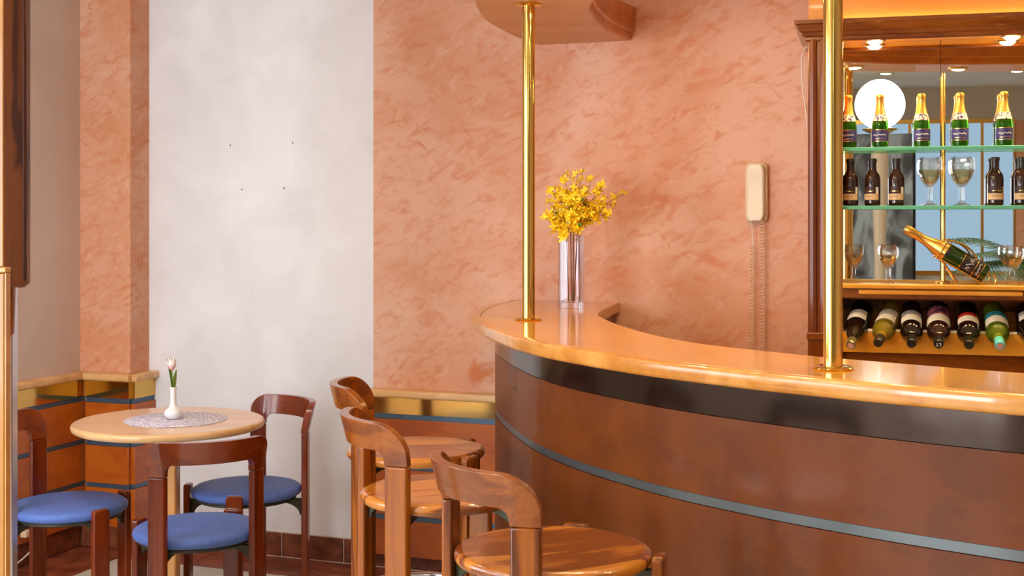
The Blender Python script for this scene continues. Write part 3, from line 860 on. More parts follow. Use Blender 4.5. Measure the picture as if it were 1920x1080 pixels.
FRONT = R(-90)   # local direction facing the viewer
PROT = {}
def make_piccolo():
    t = empty('sparkling_wine_bottle')
    MB().lathe([(0, .002), (.020, 0), (.0265, .004), (.0275, .012), (.0275, .072), (.0262, .086), (.021, .108), (.0165, .122), (.0145, .132)], 28).build('bottle', M['green_glass'], t, smooth=50)
    MB().lathe([(.0150, .116), (.0195, .1135), (.0172, .122), (.0148, .133), (.0128, .150), (.0124, .168), (.0138, .170), (.0138, .176), (.0125, .181), (.008, .183), (0, .183)], 24).build('gold_foil', M['foil'], t, smooth=50)
    MB().lathe([(.0262, .0905), (.0212, .109), (.0204, .1125), (.0198, .1135)], 24).build('neck_collar', M['floral_paper'], t, smooth=50, closed=False)
    lab = cyl_patch(.0280, .020, .062, FRONT - 1.75, FRONT + 1.75).build('label', M['paper_blue'], t, smooth=50)
    for z in (.0215, .0605):
        cyl_patch(.0283, z - .0011, z + .0011, FRONT - 1.75, FRONT + 1.75).build('label_border', M['gold'], lab, smooth=50)
    scribble(.0285, .043, .007, FRONT - .8, FRONT + .8, 22, 3).build('label_script', M['pale'], lab, closed=False)
    scribble(.0285, .030, .002, FRONT - .6, FRONT + .6, 12, 4, .0009).build('label_script', M['gold'], lab, closed=False)
    return t
def make_mini_red():
    t = empty('small_wine_bottle')
    MB().lathe([(0, .002), (.022, 0), (.026, .003), (.0265, .010), (.0265, .092), (.0245, .104), (.0175, .114), (.0130, .122), (.0122, .132)], 28).build('bottle', M['brown_bottle'], t, smooth=50)
    MB().lathe([(.0128, .126), (.0128, .150), (.0150, .151), (.0150, .157), (.0138, .162), (.008, .163), (0, .163)], 22).build('cap', M['cap_dark'], t, smooth=50)
    lab = cyl_patch(.0268, .018, .066, FRONT - 1.25, FRONT + 1.25).build('label', M['paper_dark'], t, smooth=50)
    cyl_patch(.0271, .020, .041, FRONT - 1.25, FRONT + 1.25).build('label_base', M['paper_tan'], lab, smooth=50)
    cyl_patch(.0271, .041, .064, FRONT + .85, FRONT + 1.25).build('label_side', M['paper'], lab, smooth=50)
    scribble(.0273, .050, .003, FRONT - .5, FRONT + .6, 14, 9, .0012).build('label_script', M['gold'], lab, closed=False)
    scribble(.0273, .032, .002, FRONT - .6, FRONT + .5, 12, 10, .0006).build('label_script', M['paper_dark'], lab, closed=False)
    return t
def make_goblet(h, rb):
    t = empty('crystal_goblet')
    zb0 = h * .42
    prof = [(0, 0), (rb * .70, 0), (rb * .72, .002), (rb * .3, .008), (.0065, .018), (.0058, h * .22), (.0075, zb0 - .006), (.014, zb0 + .002)]
    hb = h - zb0
    outer = [(rb * math.sin(min(1, .18 + .95 * f) * PI * .60) if f < 1 else rb * .86, zb0 + hb * f) for f in (0.08, .18, .3, .42, .55, .68, .8, .9, 1.0)]
    inner = [(r_ - .0016, z) for r_, z in reversed(outer)]
    inner[-1] = (inner[-1][0], inner[-1][1] + .002)
    MB().lathe(prof + outer + inner + [(0, zb0 + .010)], 14).build('glass_body', M['goblet_glass'], t)
    # wine in the lower half of the bowl
    li = [(r_ - .0022, z) for r_, z in outer if z < zb0 + hb * .58]
    MB().lathe([(0, zb0 + .012)] + li + [(0, li[-1][1])], 14).build('wine', M['wine_white'], t)
    return t

picc = make_piccolo(); mini = make_mini_red(); gob = make_goblet(.165, .041); gobs = make_goblet(.128, .0335)
used = {}
def place(proto, s, d, z, label, cat, group, rz=0.0):
    t = proto if proto.name not in used else copy_tree(proto)
    used[proto.name] = 1
    t.location = CB(s, d, z); t.rotation_euler = (0, 0, R(-15) + rz)
    tag(t, label, cat, group)
    return t
Z1, Z2, Z3 = 1.7395, 1.5405, 1.2778
g1 = 'sparkling wine bottles on the upper glass shelf'
for s, w in ((.133, 'leftmost, half hidden by the brass pole'), (.238, 'second from left, before the lamp reflection'), (.374, 'third from left, just left of the brass rod'), (.498, 'fourth from left, just right of the brass rod'), (.638, 'rightmost in view')):
    place(picc, s, .092, Z1, 'green sparkling wine bottle on upper shelf, ' + w, 'bottle', g1, random.uniform(-.15, .15))
g2 = 'small red wine bottles on the lower glass shelf'
for s, w, rz in ((.140, 'leftmost, beside the pole', -.2), (.213, 'second from left', -.45), (.292, 'next to the left goblet', -.3), (.610, 'right of the two goblets', 0.1), (.694, 'cut off by the right frame edge', .1)):
    place(mini, s, .092, Z2, 'small dark red wine bottle on lower shelf, ' + w, 'bottle', g2, rz)
g3 = 'cut crystal goblets'
place(gob, .402, .09, Z2, 'large round crystal goblet on the lower shelf, left of the brass rod', 'goblet', g3)
place(gob, .506, .09, Z2, 'large round crystal goblet on the lower shelf, right of the brass rod', 'goblet', g3)
place(gobs, .151, .05, Z3, 'small crystal goblet on the wooden ledge right beside the pole', 'goblet', g3)
place(gobs, .265, .05, Z3, 'small crystal goblet on the wooden ledge left of the tilted bottle', 'goblet', g3)
place(gobs, .664, .05, Z3, 'small crystal goblet on the wooden ledge right of the tilted bottle', 'goblet', g3)

# tilted champagne bottle in a gilt wire cradle
def frame_tf(origin, ax, up):
    ax = Vector(ax).normalized(); y = Vector(up) - ax * Vector(up).dot(ax); y.normalize(); x = y.cross(ax)
    m4 = Matrix((x, y, ax)).transposed().to_4x4(); m4.translation = Vector(origin)
    return m4
b0 = Vector(CB(.578, .055, 1.308)); b1 = Vector(CB(.322, .055, 1.462))
ch = empty('champagne_bottle'); ch.matrix_world = frame_tf(b0, b1 - b0, (0, -1, 0.0))
tag(ch, 'green champagne bottle with gold neck lying tilted in a wire cradle', 'bottle')
MB().lathe([(0, .006), (.024, .001), (.031, .004), (.0328, .012), (.0328, .145), (.0305, .162), (.024, .184), (.0175, .202)], 32).build('bottle', M['champagne_glass'], ch, smooth=50)
MB().lathe([(.0334, .148), (.0310, .1645), (.0245, .186), (.0185, .205), (.0150, .228), (.0143, .264), (.0158, .266), (.0162, .292), (.0145, .298), (0, .299)], 28).build('gold_foil', M['foil'], ch, smooth=50)
FR = R(90)
lab = cyl_patch(.0332, .020, .092, FR - 1.3, FR + 1.3).build('label', M['paper_black'], ch, smooth=50)
for z in (.022, .044, .090):
    cyl_patch(.0335, z - .0012, z + .0012, FR - 1.3, FR + 1.3).build('label_border', M['gold'], lab, smooth=50)
scribble(.0337, .066, .024, FR - .7, FR + .7, 16, 21, .0016).build('label_script', M['pale'], lab, closed=False)
scribble(.0337, .032, .008, FR - .7, FR + .7, 18, 22, .0010).build('label_script', M['pale'], lab, closed=False)
cyl_patch(.0338, .138, .150, FR - .5, FR + .5).build('neck_badge', M['cap_dark'], ch, smooth=50)
# cradle
cr = empty('bottle_cradle', CB(.45, .055, Z3)); tag(cr, 'gilt wire cradle holding the tilted champagne bottle', 'bottle holder')
ocr = Vector(CB(.45, .055, Z3))
axv = (b1 - b0).normalized(); sd = Vector((SA, CA, 0)); upv = sd.cross(axv); upv = upv if upv.z > 0 else -upv
def cp3(t, side, up_):
    p = b0 + axv * t + sd * side + upv * up_ - ocr
    return (p.x, p.y, p.z)
lo1 = [cp3(-.012 + .17 * k / 8, -.023, -.0295) for k in range(9)]
lo2 = [cp3(-.012 + .17 * k / 8, .023, -.0295) for k in range(9)]
endl = [cp3(-.012, -.023 + .046 * k / 6, -.0295) for k in range(7)]
MB().tube(lo1, .0026).build('side_wire', M['gold'], cr, smooth=60)
MB().tube(lo2, .0026).build('side_wire', M['gold'], cr, smooth=60)
ring = [cp3(.165, .036 * math.sin(2 * PI * k / 24), .036 * math.cos(2 * PI * k / 24)) for k in range(25)]
MB().tube(ring, .0026).build('neck_ring', M['gold'], cr, smooth=60)
hoop = [cp3(.165 - .15 * k / 16, -.016, .036 + .018 * math.sin(PI * k / 16) - .05 * (k / 16) ** 3) for k in range(17)]
MB().tube(hoop, .0034).build('handle', M['gold'], cr, smooth=60)
foot = []
for k in range(15):
    a = PI * k / 14
    foot.append(cp3(-.012 - .022 * math.sin(a) - .002, -.023, .012 - .043 * (1 - math.cos(a)) / 2))
MB().tube(foot, .003).build('end_loop', M['gold'], cr, smooth=60)
for sgn in (-1, 1):
    q0 = cp3(.150, .023 * sgn, -.0295); gz = 0.003
    MB().tube([q0, (q0[0] + .03, q0[1], (q0[2] + gz) / 2), (q0[0] + .055, q0[1] + .004 * sgn, gz)], .0026).build('leg', M['gold'], cr, smooth=60)
    q1 = cp3(-.012, .023 * sgn, -.0295)
    MB().tube([q1, (q1[0] + .006, q1[1], (q1[2] + gz) / 2 + .002), (q1[0] - .004, q1[1], gz)], .0026).build('leg', M['gold'], cr, smooth=60)

# wine bottles lying neck-down in the rack
BORD = [(0, .012), (.02, .004), (.034, .001), (.0370, .006), (.0375, .014), (.0375, .190), (.0355, .205), (.028, .219), (.0185, .229), (.0152, .240), (.0140, .252)]
BURG = [(0, .012), (.02, .004), (.035, .001), (.0385, .006), (.039, .014), (.039, .150), (.0365, .175), (.028, .208), (.0195, .233), (.0155, .250), (.0145, .256)]
def rack_bottle(s_neck, s_base, prof, glass, cap, label, parts, zn=1.088, zb_=1.180, monogram=False, tip=None):
    # axis: base (back, high) -> neck (front, low)
    neck = Vector(CB(s_neck, -.118, zn)); base = Vector(CB(s_base, .165, zb_))
    d = (neck - base).normalized()
    base = neck - d * .298
    t = empty('wine_bottle'); t.matrix_world = frame_tf(base, d, (0, 0, 1))
    tag(t, label, 'bottle', 'wine bottles lying in the rack')
    MB().lathe(prof, 30).build('bottle', glass, t, smooth=50)
    z0 = prof[-1][1] - .004
    MB().lathe([(.0146, z0), (.0149, .270), (.0158, .271), (.0158, .290), (.0140, .297), (0, .298)], 24).build('capsule', cap, t, smooth=50)
    Rr = prof[5][0]
    for pi_, (a, b, mt, nm, w) in enumerate(parts):
        cyl_patch(Rr + .0006 + .0006 * pi_, a, b, FR - w, FR + w, 18).build(nm, mt, t, smooth=50)
    if tip is not None:
        MB().lathe([(0, .2982), (.010, .2982), (.010, .2990), (0, .2992)], 16).build('cap_disc', tip, t, smooth=40)
    if monogram:
        g = MB()
        for (x0, x1, y0, y1) in ((-.006, -.004, -.006, .006), (-.004, -.001, -.006, -.004), (.001, .007, .004, .006), (.005, .007, -.006, .004)):
            g.box(x0, x1, y0, y1, .2981, .2988)
        g.build('cap_mark', M['pale'], t)
    return t
rack_bottle(.142, .180, BURG, M['black_bottle'], M['cap_olive'], 'dark wine bottle with grey and cream label, leftmost in the rack, leaning', [(.085, .150, M['paper_grey'], 'label', .85), (.115, .150, M['paper'], 'label_base', .86)], zn=1.078, tip=M['cork'])
rack_bottle(.228, .285, BORD, M['yellow_bottle'], M['cap_dark'], 'yellow white wine bottle lying slanted, second from the left in the rack', [(.085, .170, M['paper_grey'], 'label', .95), (.130, .170, M['paper'], 'label_base', .96)])
rack_bottle(.334, .343, BORD, M['black_bottle'], M['cap_black'], 'dark red wine bottle with silver and cream label, third in the rack', [(.095, .178, M['silver_paper'], 'label', 1.0), (.132, .178, M['paper'], 'label_base', 1.02)])
rack_bottle(.418, .432, BORD, M['brown_bottle'], M['cap_black'], 'red wine bottle with dark floral label above a cream band, fourth in rack', [(.050, .180, M['mixed_paper'], 'label', 1.25), (.120, .180, M['paper'], 'label_base', 1.27)], monogram=True)
rack_bottle(.511, .527, BORD, M['black_bottle'], M['cap_black'], 'dark wine bottle with a red band over a cream label in the rack', [(.105, .178, M['red_paper'], 'label', 1.0), (.132, .178, M['paper'], 'label_base', 1.02)])
rack_bottle(.605, .612, BORD, M['green_bottle'], M['teal_cap'], 'green wine bottle with turquoise cap and teal and cream label in the rack', [(.090, .180, M['teal_paper'], 'label', 1.15), (.128, .180, M['paper'], 'label_base', 1.17)], tip=M['cork'])
rack_bottle(.700, .716, BURG, M['black_bottle'], M['cap_olive'], 'dark wine bottle at the right frame edge, rightmost in the rack', [(.085, .150, M['paper_grey'], 'label', .85), (.115, .150, M['paper'], 'label_base', .86)])

# thin white cable beside the pilaster
zc_ = [(2.085, -.004), (2.07, -.016), (2.04, -.022), (1.98, -.021), (1.93, -.017), (1.89, -.010), (1.85, -.006), (1.80, -.004)]
MB().tube([CB(s_, .012, z_) for z_, s_ in zc_], .0022, 6).build('white_cable', M['white_cable'], None, smooth=60)
tag(bpy.data.objects['white_cable'], 'thin white cable bowed along the left edge of the cabinet', 'cable')

# ================================================================== WALL PHONE
ph = empty('wall_telephone', W(1.013, 0, 1.481)); ph.rotation_euler = (0, 0, -TH)
tag(ph, 'cream wall telephone with handset hanging on the orange plaster wall', 'telephone')
def rrect(w, h, r, n=6):
    pts = []
    for cx_, cy_, a0 in ((w / 2 - r, h - r, 0), (-w / 2 + r, h - r, 90), (-w / 2 + r, r, 180), (w / 2 - r, r, 270)):
        for k in range(n + 1):
            a = R(a0 + 90 * k / n)
            pts.append((cx_ + r * math.cos(a), cy_ + r * math.sin(a)))
    return pts
MB().prism(rrect(.086, .232, .022), -.026, -.001, 'xz').build('base', M['phone_base'], ph, bevel=.006, seg=3)
hs = MB()
rows = []
for k in range(13):
    f = k / 12.0; z = .007 + .217 * f
    y = -.048 + .012 * math.sin(PI * f)
    hw = .0365 - .002 * math.sin(PI * f)
    if k in (0, 12): hw -= .010
    if k in (1, 11): hw -= .002
    th_ = .018 if k not in (0, 12) else .010
    y0 = y + (-.007 if k not in (0, 12) else -.003)
    rows.append([(-hw, y0 + th_, z), (hw, y0 + th_, z), (hw, y0 + .004, z), (hw - .006, y0 - .004, z), (-hw + .006, y0 - .004, z), (-hw, y0 + .004, z)])
hso = MB().grid(rows, close_u=True, caps=True).build('handset', M['phone'], ph, bevel=.003)
for z in (.03, .2):
    MB().box(-.024, .024, -.034, -.0262, z - .014, z + .014).build('cradle_pad', M['phone_base'], ph, bevel=.003)
# coiled handset cord hanging in a long loop
pathc = []
xl, xr = -.012, .026
for k in range(40):
    pathc.append(Vector((xl + (.004 * k / 39 - .004), -.03 - .0 * k, .012 - .10 * k / 39)))
MB().tube([tuple(p) for p in pathc], .0018, 6).build('straight_cord', M['white_cable'], ph, smooth=60)
loop = []
zbt = -.62
n1 = 120
for k in range(n1):
    f = k / (n1 - 1); loop.append(Vector((xl - .006 * f, -.03, -.088 + (zbt + .088) * f)))
for k in range(1, 24):
    a = PI * k / 24
    c_x = (xl - .006 + xr) / 2; rx = (xr - xl + .006) / 2
    loop.append(Vector((c_x - rx * math.cos(a), -.03, zbt - rx * math.sin(a))))
for k in range(n1 + 10):
    f = k / (n1 + 9); loop.append(Vector((xr, -.03 + .004 * f, zbt + (.0 - zbt) * f)))
Ls = [0]
for i in range(1, len(loop)):
    Ls.append(Ls[-1] + (loop[i] - loop[i - 1]).length)
hel = []; pitch = .0125; rr_ = .0088; j = 0
tot = Ls[-1]; nstep = int(tot / pitch * 9)
for k in range(nstep + 1):
    d = tot * k / nstep
    while j < len(Ls) - 2 and Ls[j + 1] < d: j += 1
    p = loop[j].lerp(loop[j + 1], (d - Ls[j]) / max(1e-9, Ls[j + 1] - Ls[j]))
    t = (loop[j + 1] - loop[j]).normalized(); a_ = Vector((0, 1, 0)); b_ = t.cross(a_)
    an = 2 * PI * d / pitch
    hel.append(tuple(p + (a_ * math.cos(an) + b_ * math.sin(an)) * rr_))
MB().tube(hel, .0017, 5).build('coiled_cord', M['cord'], ph, smooth=60)

# ================================================================== VASE WITH FORSYTHIA
VX, VY = .224, 4.93
vs = empty('glass_vase', (VX, VY, ZC), R(-14)); tag(vs, 'tall square clear glass vase on the bar worktop by the wall', 'vase')
def sq(w, r, z, n=3):
    return [(x, y - w / 2, z) for x, y in rrect(w, w, r, n)]
hv, wv = .276, .086
MB().grid([sq(wv - .013, .006, .0215), sq(wv - .013, .006, .001)], close_u=True, caps=True).build('thick_base', M['solid_glass'], vs, smooth=30)
for (ex, ey) in ((-1, -1), (1, -1), (1, 1), (-1, 1)):
    q = wv / 2 - .0085
    MB().prism([(ex * q, ey * q), (ex * (q + .0055), ey * q), (ex * (q + .0035), ey * (q + .0035)), (ex * q, ey * (q + .0055))], .022, hv - .002, 'xy').build('glass_edge', M['solid_glass'], vs)
rowsv = [sq(wv, .008, 0.0), sq(wv, .008, hv), sq(wv - .012, .006, hv), sq(wv - .012, .006, .022)]
MB().grid(rowsv, close_u=True, caps=True).build('glass_body', M['clear_glass'], vs, smooth=30)

fl_me = None
def flower_mesh():
    m = MB()
    for k in range(4):
        a = k * PI / 2
        def q(l, w_, z): return (l * math.cos(a) - w_ * math.sin(a), l * math.sin(a) + w_ * math.cos(a), z)
        pts = [q(0.0015, -.001, 0), q(.007, -.0042, .003), q(.0135, -.002, .0065), q(.0135, .002, .0065), q(.007, .0042, .003), q(.0015, .001, 0)]
        i = [m.vert(*p) for p in pts]
        mid = m.vert(*q(.008, 0, .0015)); base = m.vert(0, 0, -.003)
        for x, y in zip(i, i[1:]): m.f.append([x, y, mid])
        m.f.append([i[5], i[0], mid]); m.f.append([i[0], i[5], base])
    return m.mesh('flower', M['petal'], closed=False)
def leaf_mesh():
    m = MB()
    rows = []
    for k in range(6):
        f = k / 5.0; w_ = .008 * math.sin(PI * min(.98, f + .02)) ** .8
        rows.append([(-w_, .036 * f, .004 * f), (0, .036 * f, -.002 + .004 * f), (w_, .036 * f, .004 * f)])
    return m.grid(rows).mesh('leaf', M['leaf'], smooth=60, closed=False)
FME, LME = flower_mesh(), leaf_mesh()
rnd = random.Random(11)
def add_piece(me, name, p, dirv, parent, sc_=1.0, roll=None):
    o = bpy.data.objects.new(name, me); COL.objects.link(o); o.parent = parent
    qv = Vector(dirv).to_track_quat('Z', 'Y') if name == 'flower' else Vector(dirv).to_track_quat('Y', 'Z')
    o.rotation_mode = 'QUATERNION'
    from mathutils import Quaternion
    o.rotation_quaternion = qv @ Quaternion((0, 0, 1) if name == 'flower' else (0, 1, 0), roll if roll is not None else rnd.random() * 6.28)
    o.location = p; o.scale = (sc_, sc_, sc_)
    return o
# tips relative to the vase axis at the worktop: x right, y depth, z up (m)
BR = [('leftmost branch of yellow forsythia in the glass vase', (-.010, .004), (-.020, -.006), [(-.105, .00, .400), (-.122, -.03, .335), (-.075, .03, .455), (-.095, -.05, .300), (-.060, -.07, .375), (-.050, -.075, .262)]),
      ('tallest branch of yellow forsythia in the middle of the vase', (.002, .008), (-.002, .012), [(-.045, .03, .520), (.005, -.03, .505), (-.020, .06, .455), (.030, .02, .530), (-.02, -.08, .430)]),
      ('forsythia branch bending toward the front of the glass vase', (.006, -.008), (.006, -.022), [(.02, -.085, .415), (.055, -.075, .365), (-.015, -.095, .345), (.045, -.05, .46), (.0, -.08, .30)]),
      ('rightmost branch of yellow forsythia reaching out over the bar', (.010, -.002), (.022, .004), [(.065, .03, .495), (.105, -.02, .468), (.182, .02, .430), (.140, -.03, .358), (.145, .04, .400), (.090, -.05, .330), (.12, -.04, .42)])]
for bi, (lab_, st_, rm_, tips) in enumerate(BR):
    br = empty('forsythia_branch', (VX, VY, ZC + .024))
    tag(br, lab_, 'flower branch', 'forsythia branches in the glass vase')
    p0 = Vector((st_[0], st_[1], .002)); rim = Vector((rm_[0], rm_[1], .250))
    pts = [p0.lerp(rim, k / 8.0) for k in range(9)]
    MB().tube([tuple(p) for p in pts], [.0024 - .0006 * k / 8 for k in range(9)], 6).build('stem', M['twig'], br, smooth=60)
    for ti, tp in enumerate(tips):
        tip = Vector(tp) + Vector((.018, 0, -.024))
        upper = []
        c1 = rim + (rim - p0).normalized() * .07
        if tip.z < .30: c1 = rim + Vector((tip.x * .5, tip.y * .5, .05))
        for k in range(11):
            f = k / 10.0
            upper.append(rim * (1 - f) ** 2 + c1 * 2 * f * (1 - f) + tip * f * f)
        MB().tube([tuple(p) for p in upper], [.0018 - .0009 * k / 10 for k in range(11)], 6).build('twig', M['twig'], br, smooth=60)
        ends = [(upper[4:], 12)]
        b_ = upper[rnd.randint(5, 8)]
        dv = Vector((rnd.uniform(-1, 1), rnd.uniform(-1, .6), rnd.uniform(-.4, .8))).normalized()
        ln_ = rnd.uniform(.045, .07)
        seg_ = [b_ + dv * ln_ * k / 4 for k in range(5)]
        MB().tube([tuple(p) for p in seg_], .0009, 5).build('side_twig', M['twig'], br, smooth=60)
        ends.append((seg_, 6))
        for sg_, n in ends:
            for k in range(n):
                f = ((k + rnd.random()) / n) ** .75
                i = min(len(sg_) - 2, int(f * (len(sg_) - 1)))
                p = sg_[i].lerp(sg_[i + 1], rnd.random())
                dv = Vector((rnd.gauss(0, 1), rnd.gauss(-.4, 1), rnd.gauss(.1, 1))).normalized()
                add_piece(FME, 'flower', p + dv * .010, dv, br, rnd.uniform(1.0, 1.4))
        if ti % 2 == 0:
            p = upper[rnd.randint(5, 9)]
            dv = Vector((rnd.uniform(-1, 1), -.7, rnd.uniform(-.3, .8)))
            add_piece(LME, 'leaf', p, dv, br, rnd.uniform(.7, .95))

# ================================================================== TABLE AND CHAIRS
def arch_mesh(name, mat, a_post, r0, w, t, h, hr, ro, ri, lean):
    """bent top rail with two down-turned ends, wrapped around the seat; local back is -y, z=0 at the joint."""
    S_ = r0 * a_post + w / 2
    zi = h - hr - ri
    def ztop(s):
        d = S_ - abs(s)
        return h if d >= ro else h - ro + math.sqrt(max(0, ro * ro - (ro - d) ** 2))
    def zbot(s):
        d = S_ - w - abs(s)
        return h - hr if d >= ri else h - hr - ri + math.sqrt(max(0, ri * ri - (ri - d) ** 2))
    m = MB()
    def pt(s, z, rho):
        ph_ = s / r0
        rr = r0 + lean * (z / h) ** 1.3 * h + rho
        return m.vert(rr * math.sin(ph_), -rr * math.cos(ph_), z)
    post = [S_ - ro * (1 - math.cos(k * PI / 2 / 7)) for k in range(8)]
    k = post[-1]
    outer_s = sorted({round(x, 5) for x in [S_ - ro * (1 - math.cos(q * PI / 14)) for q in range(8)] if x > S_ - w} | {round(S_ - w, 5)}, reverse=True)
    inner_end = S_ - w
    isamp = [inner_end - ri * (1 - math.cos(q * PI / 12)) for q in range(7)]
    isamp += [isamp[-1] * (1 - q / 9.0) for q in range(1, 10)]
    left = [-s for s in outer_s]; leftin = [-s for s in isamp[1:]]
    seqs = left + leftin + [s for s in reversed(isamp[1:-1])] + [s for s in reversed(outer_s)]
    cols = []
    for s in seqs:
        onpost = abs(s) >= inner_end - 1e-6
        zz = [ztop(s), min(zi, ztop(s) - .004), 0.0] if onpost else [ztop(s), zbot(s)]
        cols.append((onpost, [[pt(s, z, -t / 2) for z in zz], [pt(s, z, t / 2) for z in zz]]))
    for (p1, c1), (p2, c2) in zip(cols[:-1], cols[1:]):
        n = 3 if (p1 and p2) else 2
        for side in (0, 1):
            for q in range(n - 1):
                m.f.append([c1[side][q], c1[side][q + 1], c2[side][q + 1], c2[side][q]])
        m.f.append([c1[0][0], c2[0][0], c2[1][0], c1[1][0]])
        m.f.append([c1[0][n - 1], c2[0][n - 1], c2[1][n - 1], c1[1][n - 1]])
    for (pp, c) in cols:
        pass
    # inner post faces and outer end faces
    for idx in (len(outer_s) - 1, len(cols) - len(outer_s)):
        c = cols[idx][1]
        m.f.append([c[0][1], c[0][2], c[1][2], c[1][1]])
    for idx in (0, len(cols) - 1):
        c = cols[idx][1]
        for q in range(2):
            m.f.append([c[0][q], c[0][q + 1], c[1][q + 1], c[1][q]])
    return m

def make_seat_furniture(kind):
    chair = kind == 'chair'
    t = empty('upholstered_chair' if chair else 'bar_stool')
    zs = .472 if chair else .80            # top of the seat
    zj = .668 if chair else .896           # joint between post and bent back
    h = .116 if chair else .105
    r0, w, th_ = .227, .062, .025
    ap = R(45)
    mw = M['chair'] if chair else M['stool']; mh = M['chair_h'] if chair else M['stool_h']
    # bent back
    am = arch_mesh('back', mh, ap, r0, w, th_, h, .074 if chair else .070, .065 if chair else .082, .03 if chair else .025, .22)
    ob = am.build('bent_back', mh, t, bevel=.005, seg=3)
    ob.location = (0, 0, zj)
    # four tangential plank legs
    def plank(ang, z1, rounded):
        m = MB(lambda x, y, z, c=math.cos(ang), s=math.sin(ang): (c * (r0 + x) - s * y, s * (r0 + x) + c * y, z))
        if rounded:
            poly = [(-w / 2, 0), (w / 2, 0)]
            rr = .012
            for k in range(5): a = PI / 2 * k / 4; poly.append((w / 2 - rr + rr * math.cos(a), z1 - rr + rr * math.sin(a)))
            for k in range(5): a = PI / 2 + PI / 2 * k / 4; poly.append((-w / 2 + rr + rr * math.cos(a), z1 - rr + rr * math.sin(a)))
            m.prism(poly, -th_ / 2, th_ / 2, 'yz')
        else:
            m.box(-th_ / 2, th_ / 2, -w / 2, w / 2, 0, z1)
        m.build('leg', mw, t, bevel=.005, seg=3)
    for sg in (-1, 1):
        plank(R(-90) + sg * ap, zj - .0006, False)
        plank(R(90) + sg * ap, zs - .001, True)
    if chair:
        MB().lathe([(0, .428), (.150, .426), (.196, .429), (.207, .436), (.2105, .446), (.208, .456), (.196, .464), (.15, .470), (.08, .473), (0, .474)], 48).build('cushion', M['blue'], t, smooth=70)
        MB().lathe([(0, .414), (.185, .414), (.190, .418), (.190, .4255), (0, .4255)], 40).build('seat_pan', M['bracket'], t, smooth=40)
        zb0 = .414
    else:
        MB().lathe([(0, .768), (.188, .768), (.202, .772), (.2095, .780), (.2105, .787), (.208, .794), (.201, .7985), (.19, .7995), (.15, .797), (.08, .7945), (0, .794)], 56).build('seat', M['stool_seat'], t, smooth=60)
        zb0 = .768
    for ang in (R(-90) - ap, R(-90) + ap, R(90) - ap, R(90) + ap):
        m = MB(lambda x, y, z, c=math.cos(ang), s=math.sin(ang): (c * x - s * y, s * x + c * y, z))
        poly = [(.2135, zb0), (.2135, zb0 - .062), (.206, zb0 - .062)]
        for k in range(1, 7):
            a = PI / 2 * k / 6
            poly.append((.206 - .085 * (1 - math.cos(a)), zb0 - .062 + .050 * math.sin(a)))
        poly.append((.118, zb0))
        m.prism([(a, b) for a, b in poly], -.011, .011, 'xz').build('bracket', M['bracket'], t, bevel=.002)
        mm = MB(lambda x, y, z, c=math.cos(ang), s=math.sin(ang), zz=zb0 - .03: (c * (.2395 + z) - s * x, s * (.2395 + z) + c * x, zz + y))
    if not chair:
        ring = [(.206 * math.cos(2 * PI * k / 48), .206 * math.sin(2 * PI * k / 48), .355) for k in range(48)]
        rows = []
        for k in range(48):
            a = 2 * PI * k / 48
            rows.append([((.204 + .008 * math.cos(b_)) * math.cos(a), (.204 + .008 * math.cos(b_)) * math.sin(a), .355 + .008 * math.sin(b_)) for b_ in [2 * PI * q / 8 for q in range(8)]])
        MB().grid(rows, close_u=True, close_v=True).build('foot_ring', M['chrome'], t, smooth=60)
    return t

# facing: world angle the sitter looks towards; local facing is +y
def put(t, x, y, face_deg, label, cat, group):
    t.location = (x, y, 0.0); t.rotation_euler = (0, 0, R(face_deg - 90)); tag(t, label, cat, group)
chair0 = make_seat_furniture('chair')
gch = 'blue seated chairs around the round table'
put(chair0, -1.062, 4.404, 116, 'brown wooden chair with blue round seat, back turned to the viewer', 'chair', gch)
put(copy_tree(chair0), -1.617, 4.761, 2, 'brown wooden chair with blue round seat at the far left beside the partition', 'chair', gch)
put(copy_tree(chair0), -1.026, 5.057, 225, 'brown wooden chair with blue round seat against the white wall', 'chair', gch)
stool0 = make_seat_furniture('stool')
gst = 'wooden bar stools along the bar'
put(stool0, .087, 2.775, 30, 'honey brown wooden bar stool nearest the viewer, at the curved bar front', 'bar stool', gst)
put(copy_tree(stool0), -.182, 3.383, 20, 'honey brown wooden bar stool in the middle of the three stools', 'bar stool', gst)
put(copy_tree(stool0), -.293, 3.988, 4, 'honey brown wooden bar stool farthest away, nearest the back wall', 'bar stool', gst)

# round table
TX, TY = -1.286, 4.90
tb = empty('round_table', (TX, TY, 0)); tag(tb, 'round pale beech cafe table on a single wooden column', 'table')
MB().lathe([(0, .712), (.340, .712), (.3485, .716), (.352, .724), (.352, .732), (.349, .738), (.343, .7405), (.3425, .7405)], 72).build('edge_band', M['table_edge'], tb, smooth=60, closed=False)
MB().lathe([(0, .7125), (.342, .7125), (.342, .741), (0, .741)], 72).build('table_top', M['table'], tb, smooth=40)
MB().box(-.035, .035, -.035, .035, .03, .711).build('column', M['column_wood'], tb, bevel=.008)
MB().box(-.13, .13, -.13, .13, .695, .7115).build('top_plate', M['column_wood'], tb, bevel=.003)
for k in range(2):
    a = PI / 4 + k * PI / 2
    m = MB(lambda x, y, z, c=math.cos(a), s=math.sin(a): (c * x - s * y, s * x + c * y, z))
    m.box(-.27, .27, -.03, .03, .001, .03 + .0).build('foot_bar', M['column_wood'], tb, bevel=.006)
# mat
mtx, mty = -1.262, 4.905
mat_o = MB().lathe([(0, 0), (.188, 0), (.1895, .001), (.188, .002), (0, .002)], 64).build('round_placemat', M['mat_lace'], None, smooth=40)
mat_o.location = (mtx, mty, .7413); tag(mat_o, 'round lilac and silver woven mat in the middle of the table', 'placemat')
